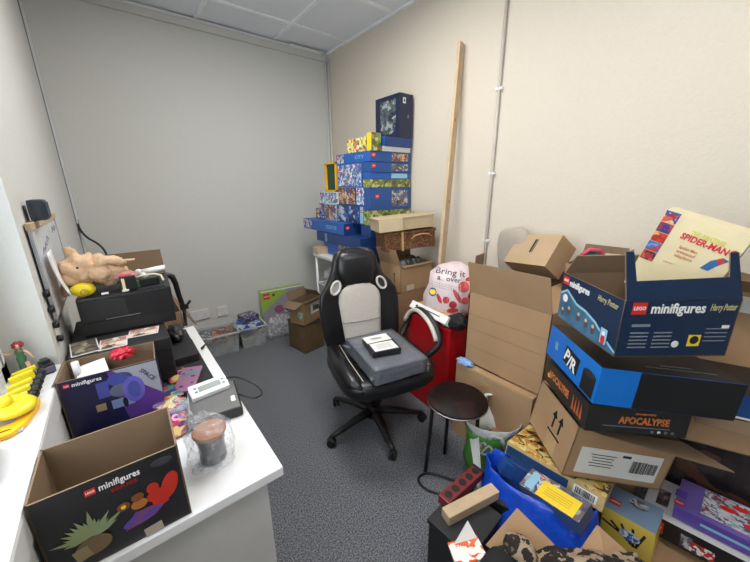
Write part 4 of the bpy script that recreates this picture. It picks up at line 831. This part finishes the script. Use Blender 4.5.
G().tube([Vector((.1*math.copysign(abs(math.cos(a))**.6, math.cos(a)), -.0, .13+.128*math.copysign(abs(math.sin(a))**.6, math.sin(a)))) for a in [2*PI*i/32 for i in range(33)]], .004, mat('taupe_piping', (130, 122, 112), .8), 6, cap=False).build('piping', t)
t = printed_box('cardboard_box', 'tilted sealed kraft box with small black print, on the raised-flap carton', 'box', (1.717, .784, 1.043), -106.4, 51.6, -6.4, (.27, .182, .122), {'*': KP, 'r': K, 'f': K}, lambda g, F: (rect(g, F('u'), .0, .02, .012, .08, BLK), rect(g, F('u'), .012, .02, .004, .08, BLK), rect(g, F('u'), .0, -.08, .05, .004, LIM)))
open_carton('cardboard_box', 'open carton with raised flaps holding a green bag, by the right wall', 'box', (1.745, .52, .957), -88, 0, 0, (.20, .20, .17), K, KD, {'b': (.07, 8), 'r': (.07, 10)})
t = thing('green_bag', 'dark green crumpled bag with a pink strap in the carton by the wall', 'bag', (1.735, .545, .985))
G().blob((0, 0, .05), (.055, .05, .075), mat('bottle_green', (30, 84, 66), .4, bump=(20, .6)), .3, 7).build('bag_body', t); G().tube([(-.05, .03, .09), (-.03, .0, .125), (.0, -.03, .12), (.02, -.05, .07)], [.008, .01, .012, .01], mat('pink_strap', (206, 70, 100), .5)).build('bag_strap', t)
o = G().box((0, 0, .05), (.04, .06, .09), mat('sand', (196, 182, 150), .6)).build('toy_box', bevel=.002); o.location = (1.74, .46, 1.0); o.rotation_euler = (0, .3, .4); tag(o, 'small sand-coloured packet beside the green bag', 'packet')
o = printed_box('cardboard_box', 'plain carton under the open one that holds the green bag', 'box', (1.765, .44, .434), -88, 0, 0, (.17, .19, .866), K)

# ================================================================== STOOL, BAGS
STOOLM = collage('dark_wood_gloss', [(34, 20, 19), (26, 16, 15), (44, 25, 23), (22, 15, 15)], 14, .5); STOOLM.node_tree.nodes['Principled BSDF'].inputs['Specular IOR Level'].default_value = .2
t = thing('stool', 'low round stool with glossy dark brown seat and black tube legs', 'stool', (1.103, .785, 0))
g = G(); g.lathe((0, 0, .435), [(.12, 0), (.136, .002), (.138, .010), (.134, .015), (.001, .016)], STOOLM, 48); g.build('seat', t)
g = G(); pts = [(.1375*math.cos(2*PI*i/48), .1375*math.sin(2*PI*i/48), .437) for i in range(49)]; g.tube(pts, .0035, STL, 6, cap=False); g.build('seat_rim', t)
for k in range(3):
    x, y = ((-.72, .7), (.55, .82), (.9, -.45))[k]; G().tube([(x*.09, y*.09, .43), (x*.11, y*.11, .41), (x*.12, y*.12, .2), (x*.132, y*.132, .008)], [.0085, .0095, .0095, .0095], BP, 10).build('leg', t)
G().tube([(.09*math.cos(2*PI*i/32), .09*math.sin(2*PI*i/32), .425) for i in range(33)], .006, BP, 8, cap=False).build('support_ring', t)
GB = mat('asda_green', (84, 150, 60), .35, noi=(12, .12), bump=(16, .6)); WBG = mat('bag_white_film', (226, 230, 226), .4, bump=(16, .6))
t = thing('shopping_bag', 'green and white shopping bag standing open on the floor right of the stool', 'bag', (1.285, .70, .004), (0, 0, math.radians(-45)))
rg = sack([(0, 0, 0, .11, .06, .6), (0, 0, .03, .12, .068, .6), (0, 0, .12, .115, .07, .7), (0, 0, .2, .115, .08, .8), (.0, 0, .245, .125, .085, .85)], 44, .016, 9, 7); g = G(); g.loft(rg, GB, cap=(True, False))
tree = BVHTree.FromBMesh(g.bm); vd2 = Vector((0, 1, 0)); M2 = Matrix(((1, 0, 0), (0, 0, 1), (0, -1, 0))).transposed().to_4x4(); M2.translation = Vector((-.045, -.5, .17))
g.text('ASDA', M2@Matrix.Rotation(-.5, 4, 'Z'), .10, WHT, proj=(tree, vd2), bold=.02, width=.16); g.build('bag_body', t, solid=.002)
g = G(); rg2 = sack([(0, 0, .10, .100, .058, .8), (0, 0, .2, .108, .072, .85), (0, 0, .25, .12, .083, .85), (0, 0, .30, .135, .10, .9)], 44, .02, 9, 7); g.loft(rg2, WBG, cap=(False, False)); g.build('bag_rim', t, solid=.002, label='white upper rim')
for y in (-.085, .09): G().tube([(-.03, y, .25), (-.015, y*1.05, .36 if y > 0 else .27), (.02, y*1.05, .37 if y > 0 else .26), (.045, y, .29 if y > 0 else .2)], [.014, .010, .010, .014], WBG, 10).build('bag_handle', t)
for lb, c_, d_, m_, rr in (('dark boxed item standing in the green shopping bag', (1.27, .70, .13), (.05, .05, .16), NVY, (.2, .1, -.7)), ('pinkish-brown packet in the green shopping bag', (1.315, .685, .13), (.05, .06, .15), mat('pinky_brown', (150, 104, 90), .6), (-.2, .1, -.5)), ('white slip of card in the green shopping bag', (1.25, .735, .14), (.004, .05, .16), WHT, (.1, -.1, -.7))):
    o = G().box((0, 0, 0), d_, m_).build('packet', bevel=.002); o.location = c_; o.rotation_euler = rr; tag(o, lb, 'packet')
# black box, power strip, wooden block
t = thing('black_storage_box', 'black lidded box on the floor below the power strip', 'box', (.80, .50, 0), (0, 0, math.radians(4)))
G().box((0, 0, .115), (.20, .17, .23), BPM, bev=.008).build('box_body', t); G().box((0, 0, .24), (.21, .18, .02), BPM, bev=.005).build('lid', t)
t = thing('power_strip', 'dull red power strip with a row of sockets lying on the black box', 'power strip', (.862, .588, .2515), (0, 0, math.radians(0)))
t.location = (.875, .575, .2515)
G().box((0, 0, .018), (.215, .05, .036), mat('strip_red', (118, 38, 42), .4), bev=.005).build('strip_housing', t)
g = G(); M = Matrix.Translation((0, 0, .0365)); [oval(g, M, -.078+.042*k, 0, .015, .015, BLK) for k in range(5)]; g.build('socket_face', t); G().box((.11, 0, .018), (.012, .052, .04), BP, bev=.003).build('end_cap', t)
o = G().tube(smooth([(.985, .565, .27), (1.01, .59, .2), (1.02, .64, .05), (.99, .72, .008), (.94, .80, .008), (.945, .865, .008), (1.0, .87, .008), (1.05, .81, .008), (1.09, .72, .008)]), .006, BP, 8).build('power_cable'); tag(o, 'black power lead looping on the carpet near the stool', 'cable')
o = G().box((0, 0, .02), (.235, .045, .04), WOOD).build('wooden_block', bevel=.003); o.location = (.845, .508, .2515); o.rotation_euler = (0, 0, math.radians(-13)); tag(o, 'pale wooden batten lying on the black box, in front of the power strip', 'batten')
# blue big bag
IB = mat('blue_tarp', (22, 74, 196), .3, noi=(8, .08), bump=(14, .9))
t = thing('blue_bag', 'big glossy blue carrier sack standing open, full of toy boxes', 'bag', (1.06, .36, .004), (0, 0, math.radians(14)))
rg = sack([(-.02, 0, 0, .12, .17, .6), (-.035, 0, .05, .14, .19, .65), (-.03, 0, .15, .125, .19, .75), (-.005, 0, .24, .105, .195, .8), (.02, .01, .30, .09, .19, .85), (.035, .015, .32, .10, .19, .85)], 60, .03, 10, 2); g = G(); g.loft(rg, IB, cap=(True, False)); g.build('bag_body', t, solid=.002)
def d_yl(g, F):
    M = F('u'); rect(g, M, .02, -.008, .13, .07, YEL); [rect(g, M, .02, .005-.009*k, .09, .002, mat('amber_ink', (190, 150, 40), .5), .001) for k in range(4)]; rect(g, M, -.075, 0, .03, .075, CYN); lego_mark(g, M, -.055, .03, .014)
printed_box('toy_box', 'blue boxed toy with a big yellow label in the blue sack', 'toy box', (1.056, .31, .318), -95, 13, -8.6, (.21, .09, .059), {'*': mat('dusky_blue', (70, 92, 140), .3), 'u': P6}, d_yl)
for lb, c_, d_, m_, rr in (('dark blue toy box beside the yellow-labelled one in the sack', (1.10, .40, .25), (.06, .22, .14), BLD, (.1, .3, .2)), ('small bright blue toy at the back end of the blue sack', (1.08, .50, .29), (.06, .06, .06), BLM, (.4, .2, .7)), ('grey-silver bottle end poking from the blue sack', (1.10, .245, .25), (.05, .07, .12), GRY, (.3, .4, .2)), ('dark toy box at the bottom of the blue sack', (1.0, .40, .2), (.1, .2, .1), BP, (0, .1, .3))):
    o = G().box((0, 0, 0), d_, m_, bev=.006).build('toy_box'); o.location = c_; o.rotation_euler = rr; tag(o, lb, 'toy box')

# ================================================================== RIGHT-HAND PILE
def d_pir(g, F):
    M = F('f'); rect(g, M, .115, 0, .075, .034, WHT); barcode(g, M, .115, 0, .06, .024); rect(g, M, -.055, -.006, .23, .042, mat('deep_sea_blue', (34, 66, 110), .35)); rect(g, M, -.13, .0, .05, .03, TEAL, .001)
    M = F('u'); [g.tube([M@Vector((x+.02*math.sin(j*1.3+x*90), y+.012*j, .0004)) for j in range(5)], .0022, BLK, 5) for x, y in ((-.14, -.09), (-.1, -.03), (-.06, -.1), (-.12, .03), (-.02, -.08))]; tx(g, M, -.13, .02, 'Game', .03, BLK, rot=1.3)
printed_box('board_game', 'flat board game with golden illustrated lid wedged under the arrow carton', 'board game', (1.24, .368, .322), -85.6, -12.5, 1.0, (.347, .242, .055), {'*': mat('game_cream', (196, 172, 122), .45), 'l': BLD, 'u': collage('map_print', [(206, 170, 84), (222, 200, 132), (190, 130, 50), (60, 46, 30), (228, 206, 140), (200, 160, 80)], 48)}, d_pir)
o = printed_box('cardboard_box', 'plain carton on the floor under the golden board game', 'box', (1.42, .36, .14), -40, 0, 0, (.34, .24, .278), K)
def arrow(g, M, cx_, cy_, s_): g.poly([(cx_-.12*s_, cy_-.8*s_), (cx_+.12*s_, cy_-.8*s_), (cx_+.12*s_, cy_+.3*s_), (cx_+.42*s_, cy_+.3*s_), (cx_, cy_+s_), (cx_-.42*s_, cy_+.3*s_), (cx_-.12*s_, cy_+.3*s_)], .0004, BLK, M@Matrix.Translation((0, 0, .0006)))
def d_arr(g, F):
    M = F('l'); arrow(g, M, .01, .028, .042); arrow(g, M, .055, .028, .042); rect(g, M, .03, -.025, .09, .007, BLK); rect(g, M, .03, -.068, .07, .07, TAPE)
    M = F('f'); rect(g, M, .0, -.025, .29, .11, LW); barcode(g, M, .07, -.025, .05, .05); barcode(g, M, .118, -.025, .035, .045)
    for k in range(5): rect(g, M, -.06, .005-.012*k, .09-.01*(k % 3), .003, BLK, .001)
    rect(g, M, .02, .012, .03, .01, BLK, .001)
open_carton('cardboard_box', 'kraft shipping carton with two up arrows and long barcode label', 'box', (1.348, .299, .461), -41.4, -.8, 8.4, (.358, .287, .209), K, KD, {'f': (.12, 88), 'b': (.12, -80)}, d_arr, th=.004, shapes={'f': [(-.165, 0), (.178, 0), (.235, .12), (.06, .075), (-.12, .03)]})
def d_apo(g, F):
    M = F('f'); tx(g, M, .02, .0, 'APOCALYPSE', .034, ORG, width=.15, bold=.03); tx(g, M, .02, .026, 'ZOMBICIDE', .008, ORG, width=.06, bold=.03); rect(g, M, .0, -.022, .2, .003, GRY)
    for k in range(4): oval(g, M, .05+.02*k, -.034, .005, .005, WHT if k == 1 else GRY)
    M = F('l'); tx(g, M, -.045, .0, 'APOCALYPSE', .04, ORG, width=.16, bold=.03); [g.poly([(.06+.018*k, -.03), (.074+.018*k, -.03), (.067+.018*k, .028)], .0004, mat('flame', (196, 100, 60), .5), M@Matrix.Translation((0, 0, .0006))) for k in range(4)]; oval(g, M, -.125, -.01, .01, .01, YEL)
printed_box('board_game', 'black game box lettered in orange, between arrow carton and blue box', 'board game', (1.29, .275, .672), -44, -2.4, 1.4, (.304, .312, .095), {'*': mat('charcoal_print', (44, 42, 42), .4)}, d_apo)
def d_blu(g, F):
    M = F('f'); rect(g, M, .055, 0, .285, .118, BP, .0005)
    M = F('l'); rect(g, M, .01, .0, .1, .06, BP, rot=-.1); tx(g, M, -.02, .0, 'P', .06, WHT, off=.0012, rot=-.3, bold=.02); tx(g, M, .02, -.012, '/R', .06, WHT, off=.0012, rot=-.1, bold=.02); rect(g, M, .125, -.02, .07, .07, BP, .001); oval(g, M, .125, .012, .034, .012, BPM, .0014)
    [rect(g, M, -.11+.008*k, .0, .004, .03, CYN, .0008, rot=.2) for k in range(3)]
    M = F('u'); tx(g, M, .05, -.11, 'CALIFORNIA', .012, GRY, width=.09); tx(g, M, .05, -.13, 'OUTDOOR COLLECTION SERIES', .01, GRY, width=.2)
printed_box('toy_box', 'bright blue and black product box directly below the minifigure carton', 'box', (1.30, .235, .80), -44.5, -2.2, 4.8, (.395, .345, .12), {'*': BLB, 'u': BP, 'r': BP, 'f': BLB}, d_blu)
# display carton with window lip
def d_hp(g, F):
    M = F('f'); lego_mark(g, M, -.115, .062, .034); tx(g, M, -.01, .06, 'minifigures', .04, WHT, width=.145, bold=.02); tx(g, M, .11, .062, 'Harry Potter', .028, mat('gold_ink', (190, 182, 130), .4), width=.07, shear=.2)
    for k in range(5): rect(g, M, -.1, -.01-.011*k, .05, .004, GRY); rect(g, M, -.035, -.01-.011*k, .05, .004, GRY)
    for k in range(4): rect(g, M, .11, .0-.012*k, .06, .003, GRY)
    rect(g, M, .13, .006, .02, .009, WHT, .001); oval(g, M, .005, -.045, .01, .01, WHT); rect(g, M, .055, -.035, .034, .034, YEL); oval(g, M, .055, -.033, .012, .012, BLK, .001); rect(g, M, -.1, .012, .05, .008, GRY)
    M = F('l'); sky = mat('sky_print', (62, 104, 132), .35, noi=(14, .5))
    g.poly([(-.147, -.08), (-.147, .01), (-.11, .03), (-.05, .0), (0, -.005), (.05, -.02), (.1, -.05), (.147, -.07), (.147, -.08)], .0003, sky, M@Matrix.Translation((0, 0, .0003)))
    g.poly([(-.147, .006), (-.11, .026), (-.05, -.004), (0, -.009), (.05, -.024), (.1, -.054), (.147, -.074), (.147, -.068), (.1, -.046), (.05, -.016), (0, -.001), (-.05, .004), (-.11, .034), (-.147, .014)], .0005, CYN, M@Matrix.Translation((0, 0, .0005)))
    oval(g, M, -.115, .0, .014, .014, WHT, .001)
    lego_mark(g, M, -.125, .062, .028); tx(g, M, -.05, .058, 'minifigures', .032, WHT, width=.105, bold=.02); tx(g, M, .085, .058, 'Harry Potter', .026, mat('gold_ink', (190, 182, 130), .4), width=.085, shear=.2)
    for k, (x, y) in enumerate(((-.12, -.055), (-.085, -.04), (-.03, -.04), (.01, -.045), (.045, -.05))): oval(g, M, x, y, .008, .012, mat('tiny_figure', (92, 70, 72), .5), .001); oval(g, M, x, y+.013, .006, .006, mat('tiny_face', (206, 176, 140), .5), .0014)
    rect(g, M, .095, -.045, .034, .055, NVY, .001); rect(g, M, .095, -.045, .028, .048, CYN, .0014); oval(g, M, .095, -.055, .008, .016, RED, .002); oval(g, M, .095, -.036, .006, .007, WHT, .0022)
hd = (.312, .295, .167)
hp_pts = [(-.154, 0), (.154, 0), (.140, .125), (.118, .125), (.118, .06), (-.128, .052), (-.136, .13), (-.158, .13)]
open_carton('cardboard_box', 'navy minifigure display carton with a cut-out lip raised, on the blue box', 'box', (1.245, .243, 1.018), -38.6, .3, -.3, hd, {'*': TEAL, 'f': NVY, 'l': NVY}, KD, {'f': (.13, -14), 'b': (.08, -30)}, d_hp, th=.003, shapes={'f': hp_pts})
def d_sp(g, F):
    M = F('u')@Matrix.Translation((0, .26/2-.14*.73, 0))@Matrix.Diagonal((.73, .73, 1, 1)); w_, h_ = .268, .28
    pic = [collage('comic_a', [(60, 66, 150), (220, 80, 50), (235, 190, 90), (150, 40, 50)], 70), collage('comic_b', [(140, 40, 80), (60, 50, 120), (170, 60, 100)], 60), collage('comic_c', [(200, 60, 40), (170, 40, 40), (230, 170, 70)], 50), collage('comic_d', [(60, 110, 180), (190, 60, 60), (110, 150, 210)], 60), collage('comic_e', [(170, 50, 60), (60, 50, 60), (200, 90, 50)], 60)]
    for k in range(5): rect(g, M, -w_/2+.026, h_/2-.026-.043*k, .048, .041, pic[k])
    rect(g, M, -w_/2+.026, h_/2-.003, .05, .006, BLM, .001)
    tx(g, M, .028, .083, 'THE AMAZING', .026, mat('lime_gold', (206, 204, 90), .5), width=.105, bold=.03, rot=-.05); tx(g, M, .028, .06, 'SPIDER-MAN', .034, mat('title_red', (204, 40, 60), .5), width=.15, bold=.035, off=.001, rot=-.05)
    for k, s_ in enumerate(('Spider-Man', 'animated', 'telephone')): tx(g, M, -.002, .02-.018*k, s_, .017, mat('soft_red', (196, 110, 80), .5), width=.06, bold=.01)
    tx(g, M, -.035, -.055, 'collection', .008, mat('soft_red', (196, 110, 80), .5), width=.035)
    AB = mat('abstract_blue', (50, 104, 160), .4); AR = mat('abstract_red', (196, 52, 56), .4)
    g.poly([(.06, -.03), (.075, .01), (.1, .035), (.12, .03), (.10, .0), (.085, -.03)], .0004, AB, M@Matrix.Translation((0, 0, .0006))); oval(g, M, .118, .06, .012, .014, AR, .001); oval(g, M, .1, .02, .01, .012, AR, .0012)
loc_c = Vector((1.325, .164, 1.204)); R_ = Euler((math.radians(97), math.radians(17.1), math.radians(-92.7))).to_matrix(); loc_c += R_@Vector((0, -.028, 0))
printed_box('toy_box', 'cream comic-print box with red title, standing tilted in the minifigure carton', 'box', loc_c, -92.7, 97, 17.1, (.196, .26, .06), {'*': mat('old_cream', (206, 194, 160), .6), 'u': CRM}, d_sp)
# brown cartons at the right edge
open_carton('cardboard_box', 'tall brown carton against the right wall at the picture edge, behind the comic box', 'box', (1.80, .08, .776), -88, 0, 0, (.30, .13, .49), K, KD, {'f': (.12, 60), 'b': (.1, 10)}, lambda g, F: rect(g, F('f'), .02, .2, .1, .06, LW))
open_carton('cardboard_box', 'brown carton at the right edge under the blue and black box', 'box', (1.575, .02, .60), -62, 0, 3, (.24, .24, .12), {'*': K}, KD, {'f': (.04, 150)})
o = printed_box('toy_box', 'blue box with a white edge lying on the right edge carton', 'box', (1.58, .02, .708), -62, 0, 3, (.25, .24, .085), {'*': BLM, 'u': BP, 'd': WHT}, lambda g, F: rect(g, F('f'), 0, -.04, .27, .008, WHT))
o = printed_box('cardboard_box', 'dark printed box on the floor under the right edge carton', 'box', (1.725, -.03, .265), -86, 0, 0, (.30, .24, .528), {'*': collage('smoky_print', [(40, 35, 36), (30, 26, 28), (52, 44, 44), (36, 30, 32), (92, 60, 48)], 22)})
# set boxes at the bottom right
def d_rl(g, F):
    M = F('f'); w_ = .33; lego_mark(g, M, -w_/2+.035, .0, .05); rect(g, M, -.04, -.005, .03, .05, P6); rect(g, M, .0, -.01, .06, .04, collage('red_toy_pic', [(200, 40, 40), (230, 230, 230), (60, 60, 70)], 70), .0006)
    M = F('u'); lego_mark(g, M, -w_/2+.035, -.085, .03); rect(g, M, -.12, .0, .035, .09, collage('dim_rose', [(100, 80, 84), (60, 50, 56), (170, 120, 120)], 60))
printed_box('toy_box', 'white-topped set box with black sides, beneath the purple one', 'toy box', (1.473, -.05, .205), -87, 0, -4, (.335, .22, .08), {'*': BP, 'u': mat('cool_white', (214, 212, 210), .35)}, d_rl)
def d_pl(g, F):
    M = F('u'); rect(g, M, .04, .01, .2, .14, collage('train_picture', [(206, 208, 214), (180, 184, 196), (150, 60, 70), (90, 90, 110), (196, 200, 208), (130, 160, 160)], 70)); lego_mark(g, M, -.115, -.06, .022); rect(g, M, -.115, -.01, .03, .04, PUR, .001); [oval(g, M, x, y, .02, .012, RED, .0016) for x, y in ((.0, .02), (.06, -.02), (.03, .05))]
    M = F('f'); rect(g, M, .03, 0, .17, .01, CYN); oval(g, M, .12, 0, .014, .014, WHT)
printed_box('toy_box', 'purple set box with a pale picture lid on the white-topped box', 'toy box', (1.475, -.085, .279), -88, 0, -4, (.25, .17, .05), {'*': PUR, 'u': mat('lilac_top', (116, 96, 170), .3)}, d_pl)
def d_yb(g, F):
    M = F('u'); lego_mark(g, M, -.05, -.02, .03); oval(g, M, .01, .03, .03, .025, P6)
    M = F('f'); [rect(g, M, .0+.02*k, .0, .008, .07, BLK, rot=.5-.4*k) for k in range(-2, 3)]; oval(g, M, .01, .0, .03, .02, P4, .001)
printed_box('toy_box', 'blue-grey topped set box with yellow side near the leopard cloth', 'toy box', (1.295, .125, .20), -88, -3, -4, (.15, .14, .125), {'*': mat('warm_yellow', (226, 196, 84), .4), 'u': mat('dull_sky', (122, 144, 170), .35)}, d_yb)
o = printed_box('cardboard_box', 'low plain carton on the floor under the bottom right set boxes', 'box', (1.42, -.03, .065), -88, 0, 0, (.30, .34, .128), K)
# foreground carton, flaps, fabrics
t_ = open_carton('cardboard_box', 'kraft carton nearest the camera with wide flaps spread, under the leopard cloth', 'box', (.77, .10, .16), -35, 0, 0, (.30, .24, .32), K, K, {'l': (.1, 60)})
MI = (Matrix.Translation(t_.location)@t_.rotation_euler.to_matrix().to_4x4()).inverted()
for quad in (((.833, .341, .42), (.700, .36, .36), (.746, .262, .315), (.862, .232, .36)), ((1.008, .17, .38), (.905, .183, .335), (.93, .10, .315), (1.03, .088, .335))):
    g = G(); P = [MI@Vector(p) for p in quad]; nn = (P[1]-P[0]).cross(P[3]-P[0]).normalized()*.004
    a_ = [g.bm.verts.new(p) for p in P]; b_ = [g.bm.verts.new(p+nn) for p in P]; g._f(a_[::-1], K); g._f(b_, K)
    for k in range(4): g._f([a_[k], a_[(k+1) % 4], b_[(k+1) % 4], b_[k]], K)
    g.build('flap', t_)
LEO = spots('leopard_print', (158, 138, 114), (34, 28, 26), (104, 82, 62), 32, .2, .58, .9)
g = G(); n = 26; rings = []
for i in range(n+1):
    row = []
    for j in range(n+1):
        u, v = i/n-.5, j/n-.5; h = .075*math.cos(PI*u)*math.cos(PI*v)+.02*noise.noise(Vector((u*6, v*6, 1)))+.012*noise.noise(Vector((u*14, v*14, 4)))
        row.append(Vector((u*.34, v*.22, h)))
    rings.append(row)
g.loft(rings, LEO, cap=(False, False), closed=False); o = g.build('leopard_cloth', solid=.006); o.location = (.84, .10, .345); o.rotation_euler = (0, 0, math.radians(-42)); tag(o, 'leopard print cloth heaped on the nearest kraft carton', 'cloth')
o = G().blob((0, 0, 0), (.035, .05, .04), LEO, .15, 7, seed=4).build('leopard_slipper'); o.location = (.735, .275, .40); tag(o, 'small leopard print bundle beside the black fabric', 'cloth')
o = G().blob((0, 0, 0), (.085, .06, .05), mat('black_fabric', (24, 24, 27), .85), .2, 6, seed=9).build('black_cloth'); o.location = (.66, .285, .36); tag(o, 'black fabric heap on the nearest kraft carton', 'cloth')
t = thing('popcorn_carton', 'orange and white patterned food carton with a blue spot, near the black box', 'carton', (.655, .36, .228), (math.radians(-14), math.radians(-8), math.radians(-30)))
g = G(); PCN = collage('orange_white_print', [(226, 100, 50), (240, 236, 230), (226, 100, 50), (240, 240, 236)], 50); X, Y, Z = .048, .04, .12
g.hexa([(-X*.7, -Y*.7, 0), (X*.7, -Y*.7, 0), (X*.7, Y*.7, 0), (-X*.7, Y*.7, 0), (-X, -Y, Z), (X, -Y, Z), (X, Y, Z), (-X, Y, Z)], PCN); g.build('carton_body', t)
g = G(); g.poly([(-.03, 0), (.045, 0), (.03, .05)], .002, WHT, Matrix.Translation((0, .03, .12))@Matrix.Rotation(1.2, 4, 'X')); g.build('carton_lip', t)
g = G(); oval(g, Matrix.Translation((-.0, -.034, .06))@Matrix.Rotation(PI/2-.1, 4, 'X'), 0, 0, .014, .018, BLB, .003); g.build('blue_spot', t)
